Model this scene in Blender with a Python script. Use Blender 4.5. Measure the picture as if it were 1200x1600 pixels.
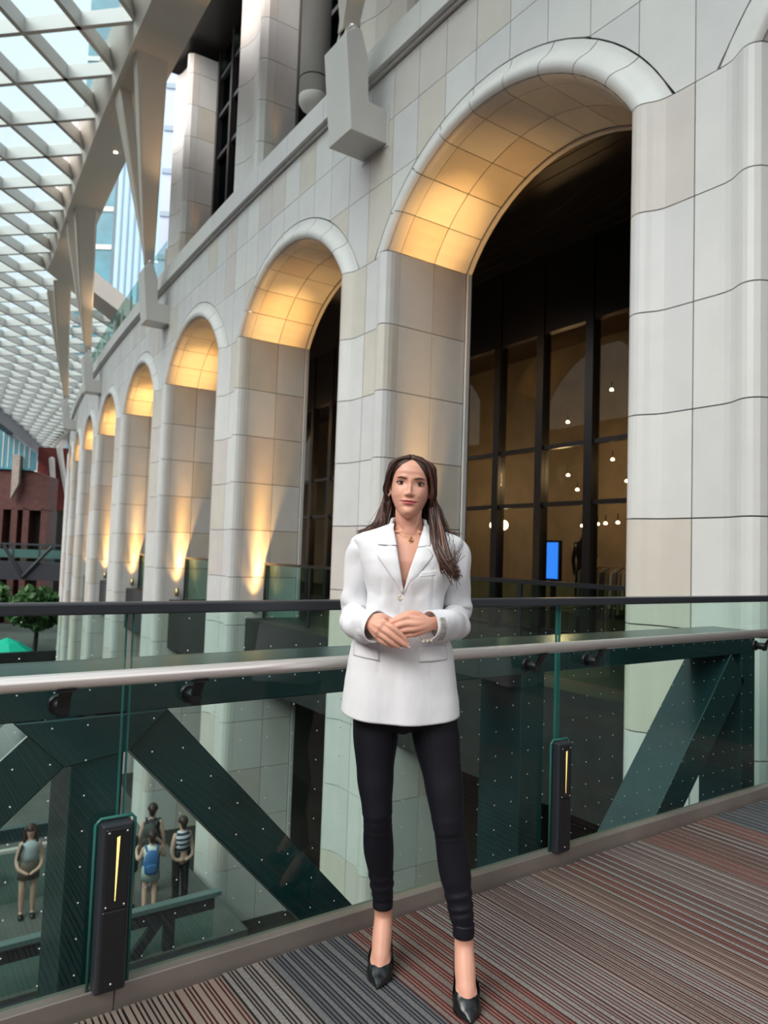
import bpy, bmesh, math, random
from math import sin, cos, pi, sqrt, asin, atan2, radians
from mathutils import Vector, Matrix
random.seed(7)
for o in list(bpy.data.objects): bpy.data.objects.remove(o)
S = bpy.context.scene
COL = S.collection
# ------------------------------------------------------------ camera
YAW, PITCH, ROLL, FPX, CAMH = .6112, .0583, .0335, 1133.2, 1.38
f0 = Vector((sin(YAW), cos(YAW), 0)); r0 = Vector((cos(YAW), -sin(YAW), 0)); ZU = Vector((0, 0, 1))
fw = f0*cos(PITCH)+ZU*sin(PITCH); uu = -f0*sin(PITCH)+ZU*cos(PITCH)
rr_ = r0*cos(ROLL)+uu*sin(ROLL); up_ = uu*cos(ROLL)-r0*sin(ROLL)
cd = bpy.data.cameras.new('camera'); cam = bpy.data.objects.new('camera', cd); COL.objects.link(cam)
M = Matrix((rr_, up_, -fw)).transposed().to_4x4(); M.translation = Vector((0, 0, CAMH)); cam.matrix_world = M
cd.sensor_fit = 'VERTICAL'; cd.sensor_height = 24; cd.lens = FPX/1600*24; cd.clip_start = .05; cd.clip_end = 900
cd.dof.use_dof = True; cd.dof.focus_distance = 2.75; cd.dof.aperture_fstop = 2.4
S.camera = cam
# ------------------------------------------------------------ sky and exposure
W = bpy.data.worlds.new('sky'); S.world = W; W.use_nodes = True
nt = W.node_tree; bg = nt.nodes['Background']
tc = nt.nodes.new('ShaderNodeTexCoord'); sep = nt.nodes.new('ShaderNodeSeparateXYZ'); rampn = nt.nodes.new('ShaderNodeValToRGB')
nt.links.new(tc.outputs['Generated'], sep.inputs[0]); nt.links.new(sep.outputs['Z'], rampn.inputs[0]); nt.links.new(rampn.outputs[0], bg.inputs[0])
rampn.color_ramp.elements[0].color = (.87, .88, .89, 1); rampn.color_ramp.elements[1].color = (.94, .97, 1.0, 1)
bg.inputs[1].default_value = 1.1
sl = bpy.data.lights.new('overcast_sun', 'SUN'); sl.energy = 3.5; sl.angle = radians(50); sl.color = (1, .955, .90)
so = bpy.data.objects.new('overcast_sun', sl); COL.objects.link(so); so.rotation_euler = Vector((.75, .15, -.65)).to_track_quat('-Z', 'Y').to_euler(); so.location = (-10, 5, 30)
S.view_settings.view_transform = 'Standard'; S.view_settings.look = 'None'; S.view_settings.gamma = 1; S.view_settings.use_curve_mapping = False
S.view_settings.exposure = 0.5
S.cycles.use_denoising = True
S.cycles.max_bounces = 10; S.cycles.transparent_max_bounces = 24; S.cycles.glossy_bounces = 5; S.cycles.diffuse_bounces = 4
S.cycles.sample_clamp_indirect = 6
# ------------------------------------------------------------ materials
def mat(name, col, rough=.5, metal=0., spec=.5, noise=0, nscale=8, bump=0, bscale=60, emit=None, estr=0, stretch=None, col2=None):
    m = bpy.data.materials.new(name); m.use_nodes = True; t = m.node_tree; b = t.nodes['Principled BSDF']
    b.inputs['Base Color'].default_value = (*col, 1); b.inputs['Roughness'].default_value = rough
    b.inputs['Metallic'].default_value = metal; b.inputs['Specular IOR Level'].default_value = spec
    if emit: b.inputs['Emission Color'].default_value = (*emit, 1); b.inputs['Emission Strength'].default_value = estr
    co = t.nodes.new('ShaderNodeTexCoord'); mp = t.nodes.new('ShaderNodeMapping'); t.links.new(co.outputs['Object'], mp.inputs[0])
    if stretch: mp.inputs['Scale'].default_value = stretch
    if noise:
        n = t.nodes.new('ShaderNodeTexNoise'); n.inputs['Scale'].default_value = nscale; n.inputs['Detail'].default_value = 4
        t.links.new(mp.outputs[0], n.inputs['Vector'])
        r = t.nodes.new('ShaderNodeValToRGB'); c2 = col2 or tuple(c*(1-noise) for c in col)
        r.color_ramp.elements[0].position = .35; r.color_ramp.elements[1].position = .65
        r.color_ramp.elements[0].color = (*c2, 1); r.color_ramp.elements[1].color = (*col, 1)
        t.links.new(n.outputs['Fac'], r.inputs[0]); t.links.new(r.outputs[0], b.inputs['Base Color'])
    if bump:
        n2 = t.nodes.new('ShaderNodeTexNoise'); n2.inputs['Scale'].default_value = bscale; n2.inputs['Detail'].default_value = 3
        t.links.new(mp.outputs[0], n2.inputs['Vector']); bp = t.nodes.new('ShaderNodeBump'); bp.inputs['Strength'].default_value = bump; bp.inputs['Distance'].default_value = .01
        t.links.new(n2.outputs['Fac'], bp.inputs['Height']); t.links.new(bp.outputs[0], b.inputs['Normal'])
    return m
def glass(name, tint, ior=1.5, rough=0.):
    m = bpy.data.materials.new(name); m.use_nodes = True; t = m.node_tree; t.nodes.clear()
    o = t.nodes.new('ShaderNodeOutputMaterial'); tr = t.nodes.new('ShaderNodeBsdfTransparent'); gl = t.nodes.new('ShaderNodeBsdfGlossy'); mx = t.nodes.new('ShaderNodeMixShader'); fr = t.nodes.new('ShaderNodeFresnel')
    tr.inputs[0].default_value = (*tint, 1); gl.inputs['Roughness'].default_value = rough; fr.inputs[0].default_value = ior
    ge = t.nodes.new('ShaderNodeNewGeometry'); ma = t.nodes.new('ShaderNodeMath'); ma.operation = 'SUBTRACT'; ma.inputs[0].default_value = 1; t.links.new(ge.outputs['Backfacing'], ma.inputs[1])
    mb = t.nodes.new('ShaderNodeMath'); mb.operation = 'MULTIPLY'; t.links.new(fr.outputs[0], mb.inputs[0]); t.links.new(ma.outputs[0], mb.inputs[1])
    t.links.new(mb.outputs[0], mx.inputs[0]); t.links.new(tr.outputs[0], mx.inputs[1]); t.links.new(gl.outputs[0], mx.inputs[2]); t.links.new(mx.outputs[0], o.inputs[0]); return m
ST = [mat('stone_pale', (.69, .675, .65), .42, noise=.05, nscale=3, bump=.03, bscale=5),
      mat('stone_grey', (.65, .635, .625), .42, noise=.05, nscale=3, bump=.03, bscale=5),
      mat('stone_beige', (.63, .58, .51), .45, noise=.06, nscale=3, bump=.03, bscale=5),
      mat('stone_rose', (.63, .575, .535), .45, noise=.06, nscale=3, bump=.03, bscale=5)]
def stone(): return ST[random.choices((0, 1, 2, 3), (42, 26, 18, 14))[0]]
M_joint = mat('joint_dark', (.035, .032, .03), .9)
M_black = mat('black_metal', (.012, .013, .015), .35)
M_char = mat('charcoal_paint', (.03, .034, .042), .38)
M_frame = mat('black_window_frame', (.014, .012, .012), .3)
M_truss = mat('dark_teal_steel', (.016, .05, .058), .24, spec=.8, noise=.3, nscale=4)
M_trussl = mat('teal_flange', (.10, .15, .15), .35)
M_white = mat('white_steel', (.61, .585, .55), .4, noise=.03, nscale=2)
M_beam = mat('beam_champagne', (.67, .615, .54), .38, noise=.03, nscale=1)
M_steel = mat('brushed_steel', (.85, .79, .76), .33, metal=.6, stretch=(60, 1, 60), bump=.02, bscale=4)
M_kerb = mat('kerb_steel', (.30, .255, .225), .42, metal=.35, noise=.25, nscale=3)
M_glass = glass('balustrade_glass', (.83, .945, .905))
M_gedge = mat('glass_edge', (.03, .16, .14), .15)
M_dot = mat('frit_white', (.8, .85, .85), .5, emit=(1, 1, 1), estr=0)
M_ggrn = glass('terrace_glass', (.76, .91, .88))
M_gdark = glass('window_glass', (.75, .72, .66), 1.5)
M_gup = glass('upper_glass', (.35, .5, .5), 1.6)
M_roofg = glass('canopy_glass', (.60, .72, .75), 1.3)
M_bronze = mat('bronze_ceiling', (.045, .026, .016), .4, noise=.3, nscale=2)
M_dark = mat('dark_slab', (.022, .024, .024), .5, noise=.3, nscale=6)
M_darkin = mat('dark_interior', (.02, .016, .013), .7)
M_shop = mat('shop_wall', (.30, .24, .17), .6, noise=.25, nscale=1.5)
M_brass = mat('brass', (.55, .42, .22), .35, metal=.8)
M_brick = mat('brick_red', (.085, .028, .024), .8, noise=.35, nscale=3)
M_brick2 = mat('brick_bright', (.20, .035, .03), .8, noise=.2, nscale=3)
M_lamp = mat('lamp_glow', (1, .7, .35), .5, emit=(1, .55, .18), estr=14)
M_lampw = mat('downlight_glow', (1, .9, .75), .5, emit=(1, .82, .55), estr=9)
M_blue = mat('screen_blue', (.02, .1, .4), .4, emit=(.03, .22, 1), estr=1.6)
M_leaf = mat('leaf_green', (.05, .16, .035), .6, noise=.5, nscale=3)
M_umb = mat('umbrella_turquoise', (.0, .5, .34), .7)
M_ground = mat('street_paving', (.10, .105, .10), .6, noise=.3, nscale=1.2)
M_wood = mat('yellow_wood', (.62, .36, .10), .5, noise=.2, nscale=5)
M_tower = [mat('tower_teal', (.055, .22, .28), .25, noise=.3, nscale=.25), mat('tower_sky', (.38, .58, .74), .3, noise=.1, nscale=.2), mat('tower_lavender', (.40, .46, .62), .35)]
M_line = mat('tower_line', (.25, .33, .40), .5)
M_slate = mat('tower_slate', (.11, .11, .14), .5)
# ------------------------------------------------------------ mesh helpers
def mesh_obj(name, verts, faces, m=None, parent=None, smooth=False, mats=None, midx=None, sharp=None):
    me = bpy.data.meshes.new(name); me.from_pydata([tuple(v) for v in verts], [], faces)
    for mm in (mats or ([m] if m else [])): me.materials.append(mm)
    if midx: me.polygons.foreach_set('material_index', midx)
    if smooth is True: me.polygons.foreach_set('use_smooth', [True]*len(me.polygons))
    elif smooth: me.polygons.foreach_set('use_smooth', smooth)
    if sharp is not None:
        at = me.attributes.new('sharp_edge', 'BOOLEAN', 'EDGE')
        at.data.foreach_set('value', [(e.vertices[0] in sharp and e.vertices[1] in sharp) for e in me.edges])
    me.update()
    o = bpy.data.objects.new(name, me); COL.objects.link(o)
    if parent: o.parent = parent
    return o
def empty(name, loc=(0, 0, 0)):
    o = bpy.data.objects.new(name, None); COL.objects.link(o); o.location = loc; o.empty_display_size = .1; return o
def tag(o, label=None, cat=None, group=None, kind=None):
    if label: o['label'] = label
    if cat: o['category'] = cat
    if group: o['group'] = group
    if kind: o['kind'] = kind
    return o
class MB:
    def __init__(s): s.v = []; s.f = []; s.sm = []; s.mi = []; s.sh = set()
    def add(s, v, f, sm=False, mi=0):
        k = len(s.v); s.v += [Vector(p) for p in v]; s.f += [tuple(i+k for i in q) for q in f]; s.sm += [sm]*len(f); s.mi += [mi]*len(f)
    def box(s, a, b, T=None, mi=0):
        v = [Vector((x, y, z)) for x in (a[0], b[0]) for y in (a[1], b[1]) for z in (a[2], b[2])]
        if T: v = [T(p) for p in v]
        s.add(v, [(0, 1, 3, 2), (4, 6, 7, 5), (0, 4, 5, 1), (2, 3, 7, 6), (0, 2, 6, 4), (1, 5, 7, 3)], mi=mi)
    def prism(s, poly, d, mi=0):     # poly: list of Vectors, d: extrusion vector
        n = len(poly); v = list(poly)+[p+d for p in poly]
        s.add(v, [tuple(range(n))[::-1], tuple(range(n, 2*n))]+[(i, (i+1) % n, n+(i+1) % n, n+i) for i in range(n)], mi=mi)
    def loft(s, rings, cap=True, sm=True, closed=True, mi=0):
        n = len(rings[0]); v = [p for r in rings for p in r]; f = []
        for i in range(len(rings)-1):
            for j in range(n if closed else n-1):
                a = i*n+j; b = i*n+(j+1) % n; f.append((a, b, b+n, a+n))
        s.add(v, f, sm, mi)
        if cap:
            k = len(s.v)-len(v)
            s.f += [tuple(k+i for i in range(n))[::-1], tuple(k+len(v)-n+i for i in range(n))]; s.sm += [False]*2; s.mi += [mi]*2
    def tube(s, pts, rad, n=10, caps='round', sm=True, mi=0, flat=None, upv=None):
        pts = [Vector(p) for p in pts]; rad = [rad]*len(pts) if not hasattr(rad, '__len__') else list(rad)
        T = []
        for i in range(len(pts)):
            a = pts[max(i-1, 0)]; b = pts[min(i+1, len(pts)-1)]; T.append((b-a).normalized())
        up = Vector(upv) if upv else (Vector((0, 0, 1)) if abs(T[0].z) < .9 else Vector((0, 1, 0)))
        N = (up-T[0]*up.dot(T[0])).normalized(); rings = []
        fr = []
        for i in range(len(pts)):
            N = (N-T[i]*N.dot(T[i])).normalized(); fr.append((N.copy(), T[i].cross(N)))
        def ring(c, f, r, k=1): return [c+f[0]*(cos(2*pi*j/n)*r)+f[1]*(sin(2*pi*j/n)*r*(flat or 1)) for j in range(n)]
        if caps == 'round':
            for a in (85, 60, 30): rings.append(ring(pts[0]-T[0]*rad[0]*sin(radians(a)), fr[0], rad[0]*cos(radians(a))))
        for i in range(len(pts)): rings.append(ring(pts[i], fr[i], rad[i]))
        if caps == 'round':
            for a in (30, 60, 85): rings.append(ring(pts[-1]+T[-1]*rad[-1]*sin(radians(a)), fr[-1], rad[-1]*cos(radians(a))))
        s.loft(rings, True, sm, mi=mi)
    def lathe(s, prof, c=(0, 0, 0), n=16, axis='z', sm=True, mi=0):
        c = Vector(c); rings = []
        for r, h in prof:
            rg = []
            for j in range(n):
                a = 2*pi*j/n; x, y = r*cos(a), r*sin(a)
                rg.append(c+(Vector((x, y, h)) if axis == 'z' else Vector((x, h, -y)) if axis == 'y' else Vector((h, x, y))))
            rings.append(rg)
        s.loft(rings, True, sm, mi=mi)
    def obj(s, name, m=None, parent=None, mats=None):
        return mesh_obj(name, s.v, s.f, m, parent, smooth=s.sm, mats=mats, midx=s.mi if mats else None)
def box_obj(name, a, b, m, parent=None, T=None):
    q = MB(); q.box(a, b, T); return q.obj(name, m, parent)
def patch(name, F, us, vs, depth, m, parent):   # curved slab piece: F(u, v, d)
    nu, nv = len(us), len(vs); v = [F(u, w, 0) for u in us for w in vs]; f = []; smf = []
    for i in range(nu-1):
        for j in range(nv-1): f.append((i*nv+j, (i+1)*nv+j, (i+1)*nv+j+1, i*nv+j+1)); smf.append(True)
    bd = [(i, 0) for i in range(nu)]+[(nu-1, j) for j in range(1, nv)]+[(i, nv-1) for i in range(nu-2, -1, -1)]+[(0, j) for j in range(nv-2, 0, -1)]
    k = len(v); v += [F(us[i], vs[j], depth) for i, j in bd]; n = len(bd); ix = [i*nv+j for i, j in bd]
    for q in range(n): f.append((ix[q], k+q, k+(q+1) % n, ix[(q+1) % n])); smf.append(False)
    return mesh_obj(name, v, f, m, parent, smooth=smf, sharp=set(ix))
# ------------------------------------------------------------ facade frame
D, RW, YA, P, A0 = 5.8, 238., 3.618, 5.3515, -.0078
CX, CY = D+RW*cos(A0), YA-RW*sin(A0)
def fac(s, dep=0., z=0.):
    a = s/RW+A0; q = RW-dep
    return Vector((CX-q*cos(a), CY+q*sin(a), z))
HALF, ZC, ZS = 2.015, 4.55, 5.72
GZ = -6.0
PROF = [(0, -.15), (0, -.06), (.012, .0), (.04, .055), (.08, .088), (.125, .102), (.17, .097), (.215, .075), (.26, .045), (.31, .018), (.37, .003), (.43, 0)]
UP = P/2-HALF     # flat to pier centre
def prof(t):       # t in [0, len-1]
    i = min(int(t), len(PROF)-2); a = PROF[i]; b = PROF[i+1]; k = t-i
    return a[0]+(b[0]-a[0])*k, a[1]+(b[1]-a[1])*k
G = .006
ZJ = [-.1365+.96*k for k in range(-6, 6)]+[ZS]
ZJ[0] = GZ
# backing walls (the dark joints and hidden reveals) -> wall_right
fb = MB()
def backing_pier(i, z0, z1):
    s = i*P; q = []
    for side in (-1, 1):
        pts = [(s+side*(UP-u+0), -v+.03) for u, v in [(UP, 0), (.43, 0), (.31, .018), (.2, .08), (.09, .08), (.03, .0), (.03, -.15)]]
        pts = [(s+side*(UP-u), -v+.03) for u, v in [(UP, 0), (.43, 0), (.31, .018), (.21, .08), (.10, .08), (.035, .01), (.03, -.15), (.03, -1.44)]]
        q = pts if side == -1 else q
        v = [fac(a, d, z0) for a, d in pts]+[fac(a, d, z1) for a, d in pts]; n = len(pts)
        fb.add(v, [(j, j+1, n+j+1, n+j) for j in range(n-1)])
    fb.add([fac(s+a, 1.47, z) for z in (z0, z1) for a in (-UP+.03, UP-.03)], [(0, 1, 3, 2)])
NP = 12
for i in range(-1, NP): backing_pier(i, GZ, ZS)
def arc_r(u): return sqrt((HALF+u)**2+(ZS-ZC)**2)
def arc_pt(sc, u, t, dep):       # t 0..1 from the high-s springing over to the low-s springing
    r = arc_r(u); th0 = asin((ZS-ZC)/r); th = th0+(pi-2*th0)*t
    return fac(sc+r*cos(th), dep, ZC+r*sin(th))
ZT = 8.5
def circ_z(ds, u=.43):
    r = arc_r(u); return ZC+sqrt(max(r*r-ds*ds, 0)) if abs(ds) < HALF+u else ZS
for i in range(-1, NP-1):
    sc = (i+.5)*P
    n = 24
    for us in ((.03, .03, 1.46), ):
        v = []
        for k in range(n+1):
            v += [arc_pt(sc, .03, k/n, .02), arc_pt(sc, .03, k/n, 1.46)]
        fb.add(v, [(2*k, 2*k+1, 2*k+3, 2*k+2) for k in range(n)])
    v = []
    for k in range(n+1): v += [arc_pt(sc, .03, k/n, -.05), arc_pt(sc, .2, k/n, -.05), arc_pt(sc, .36, k/n, .03), arc_pt(sc, .5, k/n, .03)]
    fb.add(v, [(4*k+c, 4*k+c+1, 4*k+c+5, 4*k+c+4) for k in range(n) for c in range(3)])
    xs = [-P/2+P*k/36 for k in range(37)]
    v = []
    for x in xs: v += [fac(sc+x, .03, circ_z(x)-.03), fac(sc+x, .03, ZT+.5)]
    fb.add(v, [(2*k, 2*k+1, 2*k+3, 2*k+2) for k in range(36)])
wall = fb.obj('wall_right', M_joint); tag(wall, 'curving arcaded wall clad in pale stone panels', kind='structure')
# pier stones
far = MB()
PT = [0, 1, 2, 3, 4, 5, 6, 7, 8, 9, 10, 11]
def pier_piece(i, side, z0, z1, big):
    s = i*P
    def F(u, w, d):
        if u > 11: a, v = .43+(u-11)*(UP-.43-G), 0
        else: a, v = prof(u)
        if u <= 1: off = (a+d*.9, v-d*.0)
        elif u < 5: off = (a+d*.6, v-d*.6)
        else: off = (a, v-d)
        return fac(s+side*(UP-off[0]), -off[1], w)
    us = (PT+[12]) if big else [0, 1, 3, 5, 7, 9, 11, 12]
    m = stone()
    if big: patch('pier_stone', F, us, [z0+G, z1-G], .03, m, wall)
    else:
        v = [F(u, w, 0) for u in us for w in (z0+G*2, z1-G*2)]
        far.add(v, [(2*k, 2*k+1, 2*k+3, 2*k+2) for k in range(len(us)-1)], True, mi=ST.index(m))
for i in range(-1, NP):
    for side in (-1, 1):
        for k in range(len(ZJ)-1):
            pier_piece(i, side, ZJ[k], ZJ[k+1], i <= 8 and not (i == -1 and side == -1))
# reveal stones
def reveal_piece(i, k, c, side=1):
    sc = (i+.5)*P; d0, d1 = ((.15, .77), (.77, 1.40))[c]
    def F(u, w, d): return fac(sc+side*(HALF+d), u, w)
    z0, z1 = ZJ[k]+G, ZJ[k+1]-G
    if i <= 7 and side == 1: patch('reveal_stone', F, [d0+G, d1-G], [z0, z1], .028, stone(), wall)
    else: m = stone(); far.add([F(u, w, 0) for u in (d0+G, d1-G) for w in (z0, z1)], [(0, 1, 3, 2)], mi=ST.index(m))
for i in range(-1, NP-1):
    for k in range(len(ZJ)-1):
        for c in (0, 1):
            reveal_piece(i, k, c)
            if i <= 6: reveal_piece(i, k, c, -1)
    sc = (i+.5)*P
    q = MB()
    for side in (-1, 1):   # slim trim at the inner edge
        pass
    rg = []
    def rim(u0, dd): return u0, dd
    path = [fac(sc+HALF, 0, GZ)]
    sec = [(-.035, 1.41), (.0, 1.41), (.0, 1.48), (-.035, 1.48)]
    ts = [k/20 for k in range(21)]
    rings = [[fac(sc+HALF+a, d, GZ) for a, d in sec], [fac(sc+HALF+a, d, ZS) for a, d in sec]]
    rings += [[arc_pt(sc, a, t, d) for a, d in sec] for t in ts]
    rings += [[fac(sc-HALF-a, d, ZS) for a, d in sec], [fac(sc-HALF-a, d, GZ) for a, d in sec]]
    q.loft(rings, True, False); tt = q.obj('reveal_trim', ST[1], wall)
# arch mouldings and soffits
NA = 9
for i in range(-1, NP-1):
    sc = (i+.5)*P
    for k in range(NA):
        t0, t1 = k/NA, (k+1)/NA; e = .0012
        ts = [t0+e+(t1-t0-2*e)*j/3 for j in range(4)]
        def F(u, w, d):
            a, v = prof(u)
            if u <= 1: a += d*.9
            elif u < 5: a += d*.6; v -= d*.6
            else: v -= d
            return arc_pt(sc, a, w, -v)
        m = stone() if random.random() < .2 else ST[0]
        if i <= 7: patch('arch_moulding', F, PT, ts, .03, m, wall)
        else:
            us = [0, 1, 3, 5, 7, 9, 11]; v = [F(u, w, 0) for u in us for w in ts]
            far.add(v, [(a*4+b, (a+1)*4+b, (a+1)*4+b+1, a*4+b+1) for a in range(6) for b in range(3)], True, mi=ST.index(m))
        for c in (0, 1):
            d0, d1 = ((.15, .77), (.77, 1.40))[c]
            def F2(u, w, d): return arc_pt(sc, d, w, u)
            m = stone()
            if i <= 7: patch('soffit_stone', F2, [d0+G, d1-G], ts, .028, m, wall)
            else: far.add([F2(u, w, 0) for u in (d0+G, d1-G) for w in ts], [(b, 4+b, 5+b, b+1) for b in range(3)], True, mi=ST.index(m))
# flat panels over the arches
ZR = [ZS, 6.85, 7.73, ZT]
for i in range(-1, NP-1):
    sc = (i+.5)*P
    for c in range(9):
        for rw in range(3):
            x0, x1 = -P/2+c*P/9+G*.8, -P/2+(c+1)*P/9-G*.8; z0, z1 = ZR[rw]+G*.8, ZR[rw+1]-G*.8
            n = 6; top = []; bot = []
            for j in range(n+1):
                x = x0+(x1-x0)*j/n
                zb = max(z0, circ_z(x, .445)+.004)
                if zb < z1-.01: top.append((x, z1)); bot.append((x, zb))
            if len(top) < 2: continue
            if all(abs(b[1]-z0) < 1e-6 for b in bot): top = [top[0], top[-1]]; bot = [bot[0], bot[-1]]
            nn = len(top); v = [fac(sc+x, 0, z) for x, z in top]+[fac(sc+x, 0, z) for x, z in bot]
            w2 = random.random(); m = ST[2] if w2 < .08 else ST[3] if w2 < .2 else ST[1] if w2 < .7 else ST[0]
            if i <= 8:
                v += [fac(sc+x, .028, z) for x, z in top]+[fac(sc+x, .028, z) for x, z in bot]
                fs = [(j, nn+j, nn+j+1, j+1) for j in range(nn-1)]+[(j, j+1, 2*nn+j+1, 2*nn+j) for j in range(nn-1)]+[(nn+j, 3*nn+j, 3*nn+j+1, nn+j+1) for j in range(nn-1)]+[(0, 2*nn, 3*nn, nn), (nn-1, 2*nn-1, 4*nn-1, 3*nn-1)]
                mesh_obj('spandrel_panel', v, fs, m, wall)
            else: far.add(v, [(j, nn+j, nn+j+1, j+1) for j in range(nn-1)], mi=ST.index(m))
o = far.obj('far_stone', parent=wall, mats=ST); tag(o, kind='stuff')
# cornice
nc = 4*NP-6
for k in range(-4, nc):
    s0, s1 = k*P/4+.004, (k+1)*P/4-.004
    q = MB(); ss = [s0, (s0+s1)/2, s1]
    sec = [(.02, ZT+.02), (-.05, ZT+.02), (-.05, ZT+.07), (-.13, ZT+.07), (-.13, ZT+.48), (.45, ZT+.50), (.45, ZT+.02)]
    q.loft([[fac(s, d, z) for d, z in sec] for s in ss], True, False)
    q.obj('cornice_stone', ST[0] if random.random() < .6 else ST[1], wall)
# ------------------------------------------------------------ gallery behind the arches
gal = MB()
s_a, s_b = -2*P, (NP-1)*P
ss = [s_a+(s_b-s_a)*k/24 for k in range(25)]
def strip(mb, pts2, mi=0):     # pts2: list of (dep,z) swept along the wall
    v = [fac(s, d, z) for s in ss for d, z in pts2]; n = len(pts2)
    mb.add(v, [(a*n+b, a*n+b+1, (a+1)*n+b+1, (a+1)*n+b) for a in range(24) for b in range(n-1)], mi=mi)
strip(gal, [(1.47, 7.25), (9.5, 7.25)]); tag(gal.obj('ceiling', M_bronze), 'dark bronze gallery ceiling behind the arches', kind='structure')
# wavy raised ribs on the gallery ceiling
cg = bpy.data.objects['ceiling']
for k in range(11):
    q = MB(); pts = []
    for j in range(40):
        s = -1+j*.3; d = 1.7+k*.28+.16*math.tanh(2.5*sin(s*1.1+k*.35))
        pts.append(fac(s, d, 7.245))
    q.tube(pts, .006, 4, caps=None); q.obj('ceiling_groove', M_brass if False else mat('groove%d' % k, (.10, .055, .03), .4) if k == 0 else bpy.data.materials['groove0'], cg)
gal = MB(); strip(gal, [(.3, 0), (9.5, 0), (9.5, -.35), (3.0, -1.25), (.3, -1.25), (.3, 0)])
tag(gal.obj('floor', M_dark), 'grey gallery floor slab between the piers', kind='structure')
gal = MB(); strip(gal, [(9.4, 0), (9.4, 7.25)]); strip(gal, [(.25, GZ+.012), (5.5, GZ+.012), (5.5, -1.2)], 1)  # near-black ground sheet and wall put the lower gallery's darkness into the colour
for s in (s_a, s_b):
    gal.add([fac(s, d, z) for d in (1.4, 9.5) for z in (GZ, ZT+6)], [(0, 1, 3, 2)], mi=1)
wb = gal.obj('wall_back', mats=[M_shop, M_darkin]); tag(wb, 'shop back wall behind the gallery glazing', kind='structure')
# dividing walls inside the shop
for k, s in enumerate((-3.0, 14.2, 26.)):
    pass
# window wall
win = empty('window_1', fac(0, 4.5, 0)); tag(win, 'tall black framed shop glazing behind the arches', kind='structure')
def W_T(o): o.matrix_parent_inverse = win.matrix_world.inverted()
bpy.context.view_layer.update()
mull = [7.25-1.21*k for k in range(-14, 12)]
for s in mull:
    q = MB(); q.box((s-.09, 4.42, 0), (s+.09, 4.62, 7.25), T=lambda p: fac(p.x, p.y, p.z)); W_T(q.obj('mullion', M_frame, win))
for z in (0.06, 2.42, 3.5, 5.75):
    q = MB(); v = []
    for k in range(24):
        a, b = mull[-1]+(mull[0]-mull[-1])*k/24, mull[-1]+(mull[0]-mull[-1])*(k+1)/24
        q.box((a, 4.46, z-.04), (b, 4.58, z+.04), T=lambda p: fac(p.x, p.y, p.z))
    W_T(q.obj('transom', M_frame, win))
q = MB()
for k in range(24):
    a, b = mull[-1]+(mull[0]-mull[-1])*k/24, mull[-1]+(mull[0]-mull[-1])*(k+1)/24
    q.box((a, 4.44, 5.7), (b, 4.6, 7.25), T=lambda p: fac(p.x, p.y, p.z))
W_T(q.obj('head_panel', M_frame, win))
for j in range(len(mull)-1):
    a, b = mull[j+1]+.09, mull[j]-.09
    for z0, z1 in ((.1, 2.38), (2.46, 3.46), (3.54, 5.7)):
        q = MB(); q.box((a, 4.51, z0), (b, 4.525, z1), T=lambda p: fac(p.x, p.y, p.z)); W_T(q.obj('pane', M_gdark, win))
# lights inside the shop
def area(name, loc, energy, size, color, rot=(0, 0, 0)):
    l = bpy.data.lights.new(name, 'AREA'); l.energy = energy; l.size = size; l.color = color
    o = bpy.data.objects.new(name, l); COL.objects.link(o); o.location = loc; o.rotation_euler = rot; return o
def point(name, loc, energy, color, r=.1):
    l = bpy.data.lights.new(name, 'POINT'); l.energy = energy; l.color = color; l.shadow_soft_size = r
    o = bpy.data.objects.new(name, l); COL.objects.link(o); o.location = loc; return o
for s in (4, 8, 13, 19): point('shop_light', fac(s, 7.2, 3.4), 80, (1, .72, .4), .2)
M_mann = mat('mannequin_black', (.02, .02, .022), .35)
def shop_thing(name, label, cat, loc, group=None):
    o = empty(name, loc); tag(o, label, cat, group); bpy.context.view_layer.update(); return o, o.matrix_world.inverted()
def sadd(q, n, m, root): o = q.obj(n, m, root[0]); o.matrix_parent_inverse = root[1]; return o
SH = lambda s, d, z: fac(s, d, z)
SPN = ['alone at upper left', 'topmost of all, beside a mullion', 'below the topmost one', 'left of the lit arc', 'lower left above the transom', 'right side above the transom', 'leftmost of the low row', 'second of the low row', 'fourth of the low row', 'third of the low row', 'last of the low row at right', 'near the right pier above the low row', 'upper one in the second arch', 'lower one in the second arch']
for k, (s, d, z) in enumerate(((6.75, 6.0, 4.3), (5.6, 6.0, 4.8), (5.55, 6.0, 3.4), (6.9, 6.2, 3.2), (6.45, 6.0, 2.85), (5.2, 6, 2.95), (6.3, 6, 2.1), (5.9, 6, 2.13), (5.4, 6, 2.15), (5.7, 6, 2.14), (4.6, 6, 2.15), (5.0, 6.4, 2.25), (11.5, 6, 3.2), (11.9, 6, 2.6))):
    rt = shop_thing('ceiling_spotlight', 'tiny warm spotlight in the shop window, '+SPN[k], 'spotlight', SH(s, d, z), 'shop spotlights')
    q = MB(); q.lathe([(.0001, -.03), (.035, -.02), (.04, .0), (.02, .03), (.0001, .03)], SH(s, d, z), 8); sadd(q, 'lens', M_lampw, rt)
    q = MB(); q.tube([SH(s, d, z+.03), SH(s, d, z+.16)], .012, 5); sadd(q, 'stem', M_frame, rt)
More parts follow.
